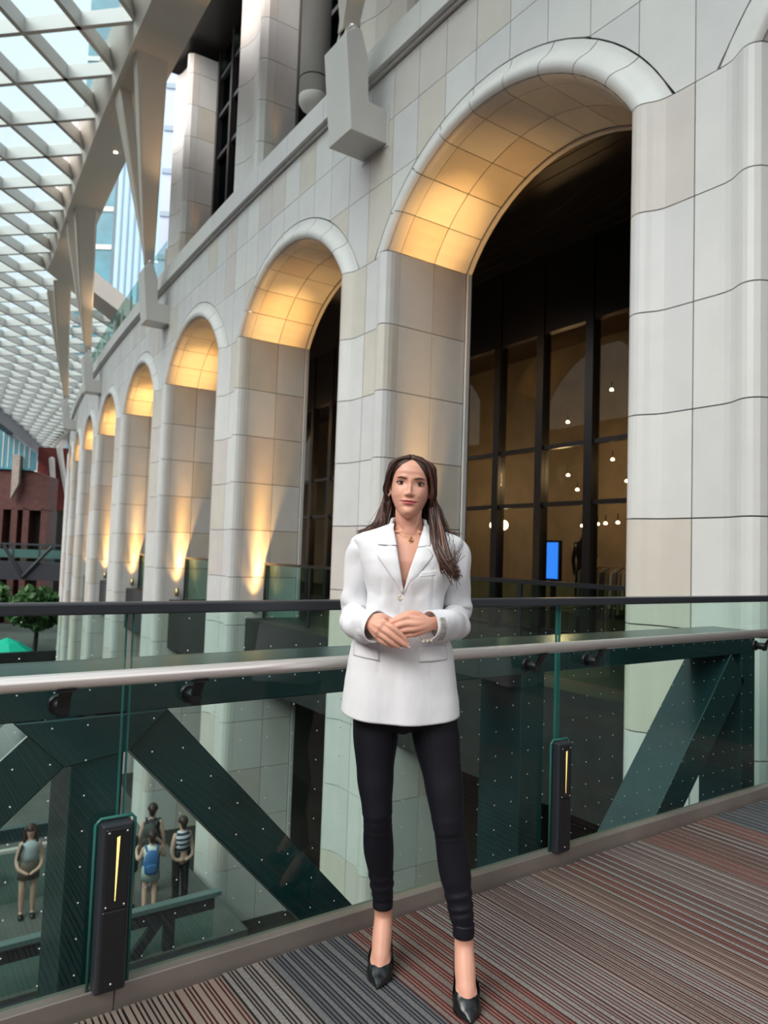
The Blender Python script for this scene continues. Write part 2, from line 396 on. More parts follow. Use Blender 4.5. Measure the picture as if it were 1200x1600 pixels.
for k, s in enumerate((8.55, 8.25)):
    rt = shop_thing('globe_lamp', ('left', 'right')[k]+' one of two warm globe lamps inside the shop window', 'lamp', SH(s, 5.6, 2.15), 'pair of globe lamps')
    q = MB(); q.lathe([(.11*sin(pi*j/8)+.0001, -.11*cos(pi*j/8)) for j in range(9)], SH(s, 5.6, 2.12), 12); sadd(q, 'globe', M_lampw, rt)
    q = MB(); q.tube([SH(s, 5.6, 2.23), SH(s, 5.6, 7.2)], .008, 5); sadd(q, 'cord', M_frame, rt)
rt = shop_thing('advertising_screen', 'bright blue upright display screen inside the shop', 'screen', SH(6.1, 4.95, .6))
q = MB(); q.box((5.98, 4.93, 1.02), (6.28, 4.99, 1.72), T=lambda p: fac(p.x, p.y, p.z)); sadd(q, 'screen_panel', M_blue, rt)
q = MB(); q.box((5.94, 4.96, .98), (6.32, 5.03, 1.76), T=lambda p: fac(p.x, p.y, p.z)); q.box((6.08, 4.97, 0), (6.18, 5.03, 1.0), T=lambda p: fac(p.x, p.y, p.z)); sadd(q, 'stand', M_frame, rt)
# mannequin
ms, md = 5.75, 5.4
rt = shop_thing('mannequin', 'dark headless mannequin with a hand on its hip behind the shop glass', 'mannequin', SH(ms, md, 0))
q = MB(); TT = lambda a, b, z: SH(ms+a, md+b, z+.95)
q.loft([[TT(w*cos(t), .6*w*sin(t), z) for t in [2*pi*k/16 for k in range(16)]] for z, w in ((.0, .13), (.12, .17), (.25, .155), (.42, .12), (.55, .15), (.68, .18), (.78, .17), (.82, .08), (.90, .05))])
for sx, pts in ((-1, ((.17, 0, .76), (.33, 0, .52), (.16, .02, .30))), (1, ((.17, 0, .76), (.24, 0, .45), (.22, .03, .18)))): q.tube([TT(sx*a, b, z) for a, b, z in pts], [.05, .04, .03], 8)
q.tube([TT(-.08, 0, .05), TT(-.1, 0, -.45), TT(-.1, 0, -.9)], [.09, .06, .04], 8); q.tube([TT(.08, 0, .05), TT(.1, 0, -.45), TT(.1, 0, -.9)], [.09, .06, .04], 8)
sadd(q, 'torso', M_mann, rt); q = MB(); q.lathe([(.2, 0), (.2, .03), (.02, .04)], SH(ms, md, 0), 14); sadd(q, 'base', M_frame, rt)
# clothes rail
rt = shop_thing('clothes_rail', 'low clothes rail with muted garments behind the shop glass', 'clothes rail', SH(4.9, 5.2, 0))
q = MB(); q.tube([SH(5.55, 5.2, 0), SH(5.55, 5.2, 1.28), SH(4.2, 5.2, 1.28), SH(4.2, 5.2, 0)], .015, 6); sadd(q, 'rail', M_brass, rt)
gm_ = [mat('garment_grey', (.16, .16, .16), .9), mat('garment_tan', (.35, .24, .15), .9), mat('garment_cream', (.5, .45, .38), .9), mat('garment_slate', (.08, .1, .13), .9)]
for k in range(14):
    s0 = 5.48-k*.092; q = MB(); q.loft([[SH(s0+a*.028, 5.2+b*w, z) for a, b in ((-1, -1), (1, -1), (1, 1), (-1, 1))] for z, w in ((.35+.1*(k % 3), .24), (.9, .22), (1.18, .20), (1.26, .04))], True, False); sadd(q, 'garment', gm_[(k*5+k//3) % 4], rt)
# ------------------------------------------------------------ terrace balustrades inside the arches
ORD = ['nearest', 'second', 'third', 'fourth', 'fifth', 'sixth', 'seventh', 'eighth', 'ninth', 'tenth']
for i in range(0, 8):
    sc = (i+.5)*P; b = empty('glass_balustrade', fac(sc, .7, 0))
    tag(b, 'low glass balustrade closing the %s big arch at gallery level' % ORD[i], 'balustrade', 'glass balustrades in the arches')
    bpy.context.view_layer.update(); inv = b.matrix_world.inverted()
    def add(q, n, m): o = q.obj(n, m, b); o.matrix_parent_inverse = inv
    q = MB(); q.box((sc-2.0, .69, .05), (sc+2.0, .71, 1.08), T=lambda p: fac(p.x, p.y, p.z)); add(q, 'glass_pane', M_ggrn)
    q = MB(); q.box((sc-2.005, .66, 1.08), (sc+2.005, .74, 1.13), T=lambda p: fac(p.x, p.y, p.z)); add(q, 'top_rail', M_black)
    for x in (-1.97, 1.97, 0):
        q = MB(); q.box((sc+x-.03, .66, 0), (sc+x+.03, .69, 1.08), T=lambda p: fac(p.x, p.y, p.z)); add(q, 'post', M_black)
# ------------------------------------------------------------ wall sconces, uplighting the arches
def sconce(loc, inward, out, label, group, e_up, cone=62, aim=None, sc=1.):
    b = empty('wall_sconce', loc); tag(b, label, 'wall lamp', group); bpy.context.view_layer.update(); inv = b.matrix_world.inverted()
    c = loc+out*.12*sc
    q = MB(); q.box((-.035*sc, -.012, -.08*sc), (.035*sc, .012, .06*sc), T=lambda p: loc+inward*p.x+out*(p.y+.012)+ZU*p.z); o = q.obj('back_plate', M_brass, b); o.matrix_parent_inverse = inv
    q = MB(); q.tube([loc+out*.0+ZU*(-.05*sc), c+ZU*(-.05*sc), c+ZU*(-.02*sc)], .014*sc, 8); o = q.obj('arm', M_brass, b); o.matrix_parent_inverse = inv
    q = MB(); q.lathe([(.035*sc, -.09*sc), (.048*sc, -.07*sc), (.05*sc, .11*sc), (.044*sc, .11*sc), (.042*sc, .04*sc)], c, 14); o = q.obj('lamp_body', M_brass, b); o.matrix_parent_inverse = inv
    q = MB(); q.lathe([(.03*sc, .045*sc), (.038*sc, .06*sc), (.02*sc, .09*sc)], c, 12); o = q.obj('bulb', M_lamp, b); o.matrix_parent_inverse = inv
    for en, cn, am in (((e_up, cone, aim), (850, 36, aim+(loc-out*.0-loc)+inward*.35-ZU*0), (34, 80, None)) if aim else ((e_up, cone, None),)):
        l = bpy.data.lights.new('sconce_light', 'SPOT'); l.energy = en; l.color = (1, .54, .17); l.spot_size = radians(cn); l.spot_blend = 1.; l.shadow_soft_size = .05
        lo = bpy.data.objects.new('sconce_light', l); COL.objects.link(lo); lo.location = c+ZU*.16*sc
        d = (am-lo.location).normalized() if am else ZU
        lo.rotation_euler = d.to_track_quat('-Z', 'Y').to_euler()
for i in range(0, 8):
    sc = (i+.5)*P; loc = fac(sc+HALF, .46, .20); out = (fac(sc, .46, 0)-fac(sc+HALF, .46, 0)).normalized(); inn = (fac(sc, 1, 0)-fac(sc, 0, 0)).normalized()
    sconce(loc, inn, out, 'brass uplight on the inner side of the %s big arch' % ORD[i], 'uplights on the arch reveals', 2100, 16, fac(sc+HALF-.20, .66, 6.0))
# ------------------------------------------------------------ upper storey
up = empty('upper_storey', fac(5, 0, 9)); tag(up, 'upper storey of stone piers and dark glazing above the cornice', kind='structure')
bpy.context.view_layer.update(); UINV = up.matrix_world.inverted()
def keep(o, inv): o.matrix_parent_inverse = inv; return o
FT = lambda p: fac(p.x, p.y, p.z)
US = [(-.73, 1.05), (-.73, .40), (-.72, .22), (-.66, .12), (-.58, .09), (-.46, .13), (-.3, .19), (0, .23), (.3, .19), (.46, .13), (.58, .09), (.66, .12), (.72, .22), (.73, .40), (.73, 1.05)]
for i in (0, 1, 2, 3):
    for k in range(7):
        z0, z1 = 9.0+.9*k+.006, 9.0+.9*(k+1)-.006; s = i*P
        if i == 3 and k == 6: z1 = 14.95
        def F(u, w, d): a, b = US[int(u)]; return fac(s+a*(1-d), b+d, w)
        keep(patch('upper_stone', F, list(range(1, 14)), [z0, z1], .03, stone(), up), UINV)
        keep(patch('upper_stone', lambda u, w, d: fac(s-.73+d, u, w), [.41, 1.0], [z0, z1], .03, stone(), up), UINV)
    q = MB(); q.loft([[fac(s+a*.96, b+.03, z) for a, b in US] for z in (8.9, 15.2 if i < 3 else 14.9)], True, False); keep(q.obj('pier_core', M_joint, up), UINV)
q = MB(); q.box((-9, -.12, 15.2), (16.9, 5, 15.45), T=FT); o = keep(q.obj('roof_soffit', M_frame, up), UINV)
q = MB()
for k in range(8): q.box((-9+k*3.24, -.2, 15.18), (-9+(k+1)*3.24, -.12, 15.5), T=FT)
keep(q.obj('roof_edge', M_white, up), UINV)
for k, (s, d) in enumerate(((13.6, .8), (14.6, .9), (13.0, 1.6), (12.2, .8), (10, .8), (7, .8))):
    q = MB(); q.lathe([(.0001, 0), (.06, 0), (.06, -.02), (.0001, -.02)], fac(s, d+.3, 15.2), 12); keep(q.obj('downlight', M_lampw, up), UINV)
cw = empty('window_2', fac(8, 1, 9)); tag(cw, 'dark curtain wall glazing of the upper storey', kind='structure'); bpy.context.view_layer.update(); CINV = cw.matrix_world.inverted()
for s in [-9+.0]+[x for i in range(-2, 3) for x in (i*P+.85, i*P+1.75, i*P+2.05, i*P+3.4, i*P+4.5)]:
    w = .13 if (s % P) > 1.6 and (s % P) < 2.1 else .07
    q = MB(); q.box((s-w, .88, 9), (s+w, 1.25, 15.2), T=FT); keep(q.obj('mullion', M_frame, cw), CINV)
for z in (9.06, 12.1, 13.3, 14.4):
    for i in range(-2, 3):
        q = MB(); q.box((i*P+.73, .93, z-.05), (i*P+P-.73, 1.1, z+.05), T=FT); keep(q.obj('transom', M_char, cw), CINV)
for i in range(-2, 3):
    for a, b in ((.85, 1.75), (2.05, 3.4), (3.4, 4.5)):
        q = MB(); q.box((i*P+a, 1.02, 9.1), (i*P+b, 1.04, 15.2), T=FT); keep(q.obj('pane', M_gup, cw), CINV)
q = MB(); q.box((-9, 4.0, 9), (16.5, 4.1, 15.2), T=FT); q.box((-9, .3, 8.96), (16.9, 4, 9.0), T=FT); q.box((16.3, 1.1, 9), (16.4, 4, 15.2), T=FT); tag(q.obj('wall_upper', M_darkin), 'dark rooms behind the upper glazing', kind='structure')
# round white pipe hanging beside the second upper pier
q = MB(); q.tube([fac(7.72, .2, 15.2), fac(7.72, .2, 9.62)], .27, 20, caps=None); pp = q.obj('hanging_column', M_white); tag(pp, 'round white column with a domed lower end hanging above the cornice', 'column')
q = MB(); q.lathe([(.27, .03), (.272, 0), (.26, -.09), (.21, -.17), (.12, -.23), (.0001, -.25)], fac(7.72, .2, 9.6), 20); q.obj('domed_cap', M_brass if False else M_white, pp)
q = MB(); q.lathe([(.275, -.012), (.278, 0), (.275, .012)], fac(7.72, .2, 9.95), 20); q.obj('joint_ring', M_joint, pp)
for k, (i, nm) in enumerate(((0, 'upper pier nearest the camera'), (1, 'upper pier behind the steel bracket'), (2, 'pier between the dark upper windows'), (3, 'last pier of the upper storey'))):
    s = i*P-.76; loc = fac(s, .45, 9.45); out = (fac(s-1, .45, 0)-fac(s, .45, 0)).normalized(); inn = (fac(s, 1, 0)-fac(s, 0, 0)).normalized()
    sconce(loc, inn, out, 'small brass uplight at the foot of the %s' % nm, 'uplights above the cornice', 26, 34, None, .9)
# terrace glass beyond the upper storey
tg = empty('terrace_balustrade', fac(24, 0, 9)); tag(tg, 'green glass terrace balustrade above the cornice past the last upper pier', 'balustrade'); bpy.context.view_layer.update(); TINV = tg.matrix_world.inverted()
for k in range(10):
    a = 17.0+k*1.6
    q = MB(); q.box((a, .15, 9.0), (a+1.57, .17, 10.25), T=FT); keep(q.obj('glass_pane', M_ggrn, tg), TINV)
    q = MB(); q.box((a-.03, .12, 9.0), (a+.0, .2, 10.0), T=FT); keep(q.obj('post', M_steel, tg), TINV)
# ------------------------------------------------------------ brackets and canopy columns
BR = [5.23+2*P*k for k in range(-1, 4)]
LEGS = {0: ((1.93, -1.52), (3.65, -1.78)), 1: ((12.65, -1.53), (14.35, -1.78)), 2: ((21.5, -1.5), (22.9, -1.8)), 3: ((29.4, -1.45), (31.0, -1.8)), -1: ((-8.8, -1.52), (-7, -1.78))}
BN = {0: 'nearest', 1: 'second', 2: 'third', 3: 'farthest', -1: 'unseen first'}
for k in (0, 1, 2, 3):
    s0 = 5.23+2*P*k
    b = empty('column_bracket', fac(s0, 0, 7.4)); tag(b, '%s L-shaped pale steel bracket bolted to the stone wall' % BN[k], 'bracket', 'steel brackets on the facade'); bpy.context.view_layer.update(); inv = b.matrix_world.inverted()
    poly = [(0, 7.4), (-.62, 7.4), (-.76, 8.78), (-.6, 8.93), (-.50, 8.93), (-.37, 8.55), (-.34, 7.92), (0, 7.9)]
    q = MB(); q.loft([[fac(s, d, z) for d, z in poly] for s in (s0-.31, s0+.32)], True, False)
    o = keep(q.obj('bracket_body', M_white, b), inv); bv = o.modifiers.new('b', 'BEVEL'); bv.width = .012; bv.segments = 2
    q = MB(); q.box((s0-.36, -.012, 7.35), (s0+.37, .0, 7.97), T=FT); keep(q.obj('wall_plate', M_white, b), inv)
    q = MB()
    for ds in (-.1, .1): q.prism([fac(s0+ds-.02, -.68, 8.85), fac(s0+ds-.02, -.44, 8.85), fac(s0+ds-.02, -.5, 9.12), fac(s0+ds-.02, -.62, 9.12)], fac(s0+ds+.02, 0, 0)-fac(s0+ds-.02, 0, 0))
    keep(q.obj('clevis', M_white, b), inv)
    c = empty('canopy_column', fac(s0, -.56, 9.05)); tag(c, '%s V-shaped tapering pale column carrying the canopy beam' % BN[k], 'column', 'V-shaped canopy columns'); bpy.context.view_layer.update(); inv = c.matrix_world.inverted()
    q = MB(); a, bb = fac(s0-.15, -.56, 9.04), fac(s0+.15, -.56, 9.04); q.tube([a, bb], .06, 14); keep(q.obj('pin', M_steel, c), inv)
    for (st, dt), (w0, w1, t0, t1) in zip(LEGS[k], ((.12, .35, .09, .22), (.09, .15, .07, .3))):
        rings = []
        for j in range(9):
            u = j/8; s = s0+(st-s0)*u; d = -.56+(dt+.56)*u; z = 9.02+(12.55-9.02)*u; w = w0+(w1-w0)*u**.9; t = t0+(t1-t0)*u**.9
            rings.append([fac(s+ct*t, d+cd_*w, z) for ct, cd_ in ((-1, -.8), (-.8, -1), (.8, -1), (1, -.8), (1, .8), (.8, 1), (-.8, 1), (-1, .8))])
        q = MB(); q.loft(rings, True, False); keep(q.obj('leg', M_beam, c), inv)
for k in (0, 1, 2):     # fill lamps added on the cornice to warm the beam above
    s0 = 5.23+2*P*k-2.2; fl_ = empty('added_fill_lamp', fac(s0, .1, 9.0)); tag(fl_, '%s small fill lamp added on the cornice to warm the canopy beam' % BN[k], 'added_fill_lamp', 'added fill lamps on the cornice'); bpy.context.view_layer.update(); inv = fl_.matrix_world.inverted()
    q = MB(); q.lathe([(.05, 0), (.06, .03), (.06, .14), (.05, .15), (.045, .10)], fac(s0, .1, 9.02), 12); keep(q.obj('housing', M_char, fl_), inv)
    q = MB(); q.lathe([(.0001, .11), (.044, .11), (.0001, .115)], fac(s0, .1, 9.02), 12); keep(q.obj('lens', M_lampw, fl_), inv)
    l = bpy.data.lights.new('added_fill_beam', 'SPOT'); l.energy = 60; l.color = (1, .66, .38); l.spot_size = radians(58); l.spot_blend = 1; l.shadow_soft_size = .06
    lo = bpy.data.objects.new('added_fill_beam', l); COL.objects.link(lo); lo.location = fac(s0, .1, 9.2); lo.rotation_euler = (fac(s0-.2, -1.5, 12.5)-lo.location).to_track_quat('-Z', 'Y').to_euler()
# canopy height field and edge beam
def sm(t): t = max(0, min(1, t)); return t*t*(3-2*t)
def zc(x, y): return 12.72-.5*sm((y-27)/30)+.25*sm((2-x)/6)
bp = [fac(s, -1.5, 12.5) for s in range(-14, 28, 2)]+[Vector(p) for p in ((5.6, 31.8, 12.5), (7.0, 33.6, 12.45), (8.6, 35.4, 12.4), (10.6, 38.2, 12.35), (12.2, 42, 12.3), (13.2, 47, 12.25), (14.1, 57, 12.1), (14.6, 68, 12.0), (15.4, 78, 12.0), (17.0, 92, 12.0), (20.5, 112, 12.0), (22.6, 124, 12.0))]
sec = [(-.5, 0), (.5, 0), (.72, .75), (-.82, .75)]
rings = []
for j, p in enumerate(bp):
    t = (bp[min(j+1, len(bp)-1)]-bp[max(j-1, 0)]); t.z = 0; t.normalize(); n = Vector((t.y, -t.x, 0))
    rings.append([p+n*a+ZU*b for a, b in sec])
q = MB(); q.loft(rings, True, False); eb = q.obj('canopy_edge_beam', M_beam); tag(eb, 'pale box beam curving along the edge of the lattice canopy', 'beam')
for s in (1, 17.2, 24.5):
    q = MB(); p = fac(s, -1.35, 12.497); q.lathe([(.05, 0), (.05, -.01)], p, 12); o = q.obj('downlight', M_lampw, eb)
LB = [Vector(p) for p in ((-7, -16, 12.9), (-7, 30, 12.9), (-3, 45, 12.6), (3.5, 57, 12.1), (8.1, 68.5, 12.05), (10.9, 77, 12.0), (14.6, 89.5, 12.0), (18.5, 105, 12.0), (22.3, 124, 12.0))]
q = MB(); rings = []
for j, p in enumerate(LB):
    t = (LB[min(j+1, len(LB)-1)]-LB[max(j-1, 0)]); t.z = 0; t.normalize(); n = Vector((t.y, -t.x, 0)); rings.append([p+n*a+ZU*b for a, b in ((-.4, -.9), (.35, -.9), (.35, .5), (-.4, .5))])
q.loft(rings, True, False); tag(q.obj('canopy_far_beam', M_slate), 'dark grey fascia beam along the far edge of the canopy', 'beam')
def xr(y, path):
    for a, b in zip(path, path[1:]):
        if a.y <= y <= b.y: return a.x+(b.x-a.x)*(y-a.y)/(b.y-a.y)
    return None
def inside(x, y):
    a = xr(y, LB); b = xr(y, bp); return a is not None and b is not None and a <= x <= (b-.45 if y < 31 else b-.3)
can = empty('lattice_canopy', (0, 20, 12.7)); tag(can, 'glass canopy on a white diagonal lattice roofing the street', 'canopy'); bpy.context.view_layer.update(); inv = can.matrix_world.inverted()
BC = [11.68+1.93*k for k in range(-19, 49)]; AC = [19.63+2.24*k for k in range(-14, 58)]
def member(fam, c, w, h):
    runs = []; cur = []
    t = -20.
    while t < 126:
        x, y = ((t-c, t) if fam == 'b' else (c-t, t))
        if inside(x, y): cur.append(Vector((x, y, zc(x, y))))
        elif cur: runs.append(cur); cur = []
        t += .35
    if cur: runs.append(cur)
    for run in runs:
        if len(run) < 2: continue
        e = .5*(run[-1]-run[-2]); run = [run[0]-e]+run[1::3]+[run[-1]+e]
        n = Vector((1, -1, 0)).normalized() if fam == 'b' else Vector((1, 1, 0)).normalized()
        q = MB(); q.loft([[p-n*w, p+n*w, p+n*w+ZU*h, p-n*w+ZU*h] for p in run], True, False)
        keep(q.obj('lattice_member', M_white, can), inv)
for c in BC: member('b', c, .055, .36)
for c in AC: member('a', c, .055, .33)
panes = []
for c in BC:
    for a in AC:
        cs = [(c, a), (c+1.93, a), (c+1.93, a+2.24), (c, a+2.24)]; pts = [((aa-cc)/2, (aa+cc)/2) for cc, aa in cs]
        mx, my = sum(p[0] for p in pts)/4, sum(p[1] for p in pts)/4
        if sum(inside(*p) for p in pts) >= 2 or inside(mx, my): panes.append((mx, my, pts))
panes.sort(key=lambda t: (t[0]+.0 < t[1]*.08-1, abs(t[1]-18) if t[1] > 6 else 99))
ex = MB()
for k, (mx, my, pts) in enumerate(panes):
    v = []
    for x, y in pts:
        xl, xh = xr(y, LB), xr(y, bp)
        if xh is not None: x = min(x, xh+.2)
        if xl is not None: x = max(x, xl-.2)
        v.append(Vector((x, y, zc(x, y)+.37)))
    if k < 290: q = MB(); q.add(v, [(0, 1, 2, 3)]); keep(q.obj('roof_pane', M_roofg, can), inv)
    else: ex.add(v, [(0, 1, 2, 3)])
if ex.v: tag(keep(ex.obj('outer_panes', M_roofg, can), inv), kind='stuff')
# ------------------------------------------------------------ towers and far buildings
def block(name, pts, z0, z1, m, label, cat='tower', lines=None, lm=None, vl=None):
    o = empty(name, (pts[0][0], pts[0][1], z0)); tag(o, label, cat); bpy.context.view_layer.update(); inv = o.matrix_world.inverted()
    q = MB(); q.prism([Vector((x, y, z0)) for x, y in pts], Vector((0, 0, z1-z0))); keep(q.obj('tower_body', m, o), inv)
    a, b = Vector((*pts[0], 0)), Vector((*pts[1], 0)); n = Vector(((b-a).y, -(b-a).x, 0)).normalized()
    if n.dot(Vector((-a.x, -a.y, 0))) < 0: n = -n
    for z in (lines or []):
        q = MB(); q.prism([a+n*.25+ZU*z, b+n*.25+ZU*z, b+n*.25+ZU*(z+.9), a+n*.25+ZU*(z+.9)], -n*.3); keep(q.obj('floor_band', lm or M_line, o), inv)
    for u in (vl or []):
        p = a.lerp(b, u); dd = (b-a).normalized()*.15
        q = MB(); q.prism([p-dd+n*.2+ZU*z0, p+dd+n*.2+ZU*z0, p+dd+n*.2+ZU*z1, p-dd+n*.2+ZU*z1], -n*.25); keep(q.obj('mullion', lm or M_line, o), inv)
    return o
block('office_tower', [(28.5, 146.5), (34.0, 142.6), (39, 152), (33, 156)], -6, 110, M_tower[0], 'teal glazed tower seen between the canopy columns', lines=[28+7.5*k for k in range(11)], lm=M_white)
block('office_tower', [(33.6, 138.5), (40.6, 134.5), (46, 144), (40, 148)], -6, 120, M_tower[1], 'pale sky-blue glass tower right of the teal tower', lines=[30+5*k for k in range(0)], vl=[.1, .25, .4, .55, .7, .85])
block('office_tower', [(37.5, 118.5), (41.6, 116.5), (45, 124), (41, 127)], -6, 61, M_slate, 'dark slate tower behind the canopy column', lines=[40, 50])
block('office_tower', [(38.7, 129), (46.5, 124.4), (50, 133), (43, 138)], -6, 130, M_tower[2], 'lavender-grey panelled tower beside the last upper pier', lines=[45+8*k for k in range(10)])
# brick building closing the street
bb = empty('brick_building', (8, 74, GZ)); tag(bb, 'dark red brick building closing the street under the canopy', 'building'); bpy.context.view_layer.update(); inv = bb.matrix_world.inverted()
A, B = Vector((6, 75.9, 0)), Vector((12.75, 71.5, 0)); dn = (B-A).normalized(); nn = Vector((dn.y, -dn.x, 0))*1
if nn.y > 0: nn = -nn
def bpol(u0, z0, z1, u1, z2, z3, off, th, name, m):
    a, b = A.lerp(B, u0)+nn*off, A.lerp(B, u1)+nn*off
    q = MB(); q.prism([a+ZU*z0, b+ZU*z2, b+ZU*z3, a+ZU*z1], -nn*th); keep(q.obj(name, m, bb), inv)
bpol(-1.5, 4.4, 13.5, 1, 4.3, 7.4, 0, 2, 'brick_parapet', M_brick)
bpol(-1.5, -6, 4.4, 1, -6, 4.3, -1.2, 1, 'recessed_wall', M_darkin)
for u in (.0, .44, .60, .73, .93): bpol(u, -6, 4.5, u+.07, -6, 4.4, 0, 1.2, 'brick_pier', M_brick)
bpol(-1.5, 8.2, 22., .86, 7.9, 9.5, .3, .2, 'window_band', M_tower[0])
for k in range(9): bpol(.30+k*.06, 8.1, 12.3-k*.3, .308+k*.06, 8.1, 12.3-k*.3, .34, .06, 'window_mullion', M_white)
bpol(.62, 5.2, 9.3, .70, 6.6, 9.2, .7, .4, 'canopy_prop', M_kerb)
b2 = empty('red_gable_building', (15, 81, GZ)); tag(b2, 'bright red building with white slanting struts beyond the arcade', 'building'); bpy.context.view_layer.update(); inv = b2.matrix_world.inverted()
q = MB(); q.prism([Vector((13.4, 82, 4.8)), Vector((18, 79.5, 4.8)), Vector((18, 79.5, 11.3)), Vector((13.4, 82, 11.3))], Vector((.5, 1, 0))); keep(q.obj('red_wall', M_brick2, b2), inv)
q = MB(); q.prism([Vector((13.4, 82, -6)), Vector((18, 79.5, -6)), Vector((18, 79.5, 4.8)), Vector((13.4, 82, 4.8))], Vector((.5, 1, 0))); keep(q.obj('dark_base', M_darkin, b2), inv)
for a, c in (((14.6, 81.0, 10), (15.1, 80.8, 5.2)), ((15.2, 80.7, 11.2), (16.3, 80.2, 5))):
    q = MB(); q.tube([a, c], [.32, .16], 8); keep(q.obj('strut', M_white, b2), inv)
# far footbridge
fbz = empty('far_footbridge', (8, 60, 1)); tag(fbz, 'dark steel footbridge crossing the far end of the street', 'bridge'); bpy.context.view_layer.update(); inv = fbz.matrix_world.inverted()
def FB(p): return Vector((5.5+p.x*.84-p.y*-.54, 66.6-p.x*.54+p.y*.84, p.z))
def fbox(a, b, n, m): q = MB(); q.box(a, b, T=FB); keep(q.obj(n, m, fbz), inv)
fbox((-4, 0, -1.6), (8.4, 2.5, -.2), 'girder', M_char); fbox((-4, 0, 1.15), (8.4, .15, 1.3), 'top_rail', M_char)
for k in range(6): fbox((-4+k*2.06, .02, -.2), (-4+k*2.06+.14, .12, 1.15), 'post', M_char)
fbox((-4, .06, -.2), (8.4, .08, 1.15), 'glass_screen', M_ggrn); fbox((-4, 2.3, 0.1), (8.4, 2.35, .8), 'pale_rail', M_trussl)
for a, c in (((3.6, 1.1), (5.2, -1.4)), ((7.4, 1.1), (5.2, -1.4))):
    q = MB(); q.tube([FB(Vector((a[0], -.1, a[1]))), FB(Vector((c[0], -.1, c[1])))], .14, 4, caps=None, sm=False); keep(q.obj('brace', M_char, fbz), inv)
# street level
q = MB(); q.box((-40, -40, GZ-.2), (60, 110, GZ)); tag(q.obj('ground', M_ground), 'grey paved street below the footbridge', kind='structure')
q = MB(); q.box((-17, -30, GZ), (-15, 85, 10)); q.box((-17, -32, GZ), (30, -30, 10)); tag(q.obj('wall_left', M_brick), 'brick fronts across the street', kind='structure')
def blob_tree(x, y, z, R, h, label, seed, n=170, lf=.34):
    rnd = random.Random(seed); t = empty('street_tree', (x, y, GZ)); tag(t, label, 'tree'); bpy.context.view_layer.update(); inv = t.matrix_world.inverted()
    q = MB(); q.tube([(x, y, GZ), (x+.1, y, GZ+h*.5), (x, y, z)], [.16, .12, .07], 8)
    for k in range(6):
        a = rnd.uniform(0, 6.28); q.tube([(x, y, z-h*.25), (x+cos(a)*R*.6, y+sin(a)*R*.6, z+rnd.uniform(-.2, .5)*R)], [.06, .02], 6)
    keep(q.obj('trunk', M_joint, t), inv); q = MB()
    for k in range(n*6):
        th = rnd.uniform(0, 6.28); ph = math.acos(rnd.uniform(-1, 1)); rr = R*(.55+.45*rnd.random()**.5)*(1+.2*sin(3*th)*cos(2*ph))
        c = Vector((x+rr*sin(ph)*cos(th), y+rr*sin(ph)*sin(th), z+rr*.75*cos(ph))); d = Vector((rnd.gauss(0, 1), rnd.gauss(0, 1), rnd.gauss(0, 1))).normalized()*lf; e = d.cross(Vector((rnd.gauss(0, 1), rnd.gauss(0, 1), rnd.gauss(0, 1)))).normalized()*lf*.45
        q.add([c-d, c+e, c+d, c-e], [(0, 1, 2, 3)])
    tag(keep(q.obj('foliage', M_leaf, t), inv), kind='stuff')
blob_tree(8.9, 51.5, -2.9, 1.7, 4, 'bushy green tree right of the turquoise parasol', 1)
blob_tree(5.9, 55.2, -2.4, 1.8, 4, 'bushy green tree behind the turquoise parasol', 2)
u = empty('parasol', (7.2, 49.5, GZ)); tag(u, 'turquoise parasol open in front of the trees below', 'parasol'); bpy.context.view_layer.update(); inv = u.matrix_world.inverted()
q = MB(); q.lathe([(1.55, -5.35), (1.5, -5.25), (.75, -4.75), (.03, -4.45)], (7.0, 49.5, 0), 8, sm=False); keep(q.obj('parasol_cover', M_umb, u), inv)
q = MB(); q.tube([(7.0, 49.5, GZ), (7.0, 49.5, -4.5)], .03, 8); keep(q.obj('pole', M_white, u), inv)
q = MB(); q.box((5, 47.5, GZ), (12, 47.8, -5.1)); tag(q.obj('planter_wall', M_dark), 'low dark planter wall below the trees', 'planter')
# ------------------------------------------------------------ bridge deck
DK = [mat('board_grey', (.245, .205, .185), .55, noise=.3, nscale=6, stretch=(1, .15, 1)), mat('board_red', (.24, .115, .095), .55, noise=.35, nscale=6, stretch=(1, .15, 1)),
      mat('board_slate', (.105, .11, .125), .55, noise=.3, nscale=6, stretch=(1, .15, 1)), mat('board_tan', (.27, .205, .17), .55, noise=.3, nscale=6, stretch=(1, .15, 1))]
M_grit = mat('grit_strip', (.29, .265, .245), .7, noise=.45, nscale=140, bump=.4, bscale=300)
M_grits = [M_grit, mat('grit_brown', (.23, .18, .155), .7, noise=.45, nscale=140, bump=.4, bscale=300), mat('grit_slate', (.17, .17, .175), .7, noise=.45, nscale=140, bump=.4, bscale=300)]
M_groove = [mat('groove_red', (.07, .012, .012), .8), mat('groove_black', (.018, .018, .02), .8)]
fl = box_obj('floor', (-4, -4.2, -.16), (6.2, 2.288, -.03), M_joint); fl.name = 'floor_deck'; tag(fl, 'ribbed red and grey composite deck of the footbridge', kind='structure')
BW = .159; rnd = random.Random(3); tone = 0
x = -3.6; bi = 0
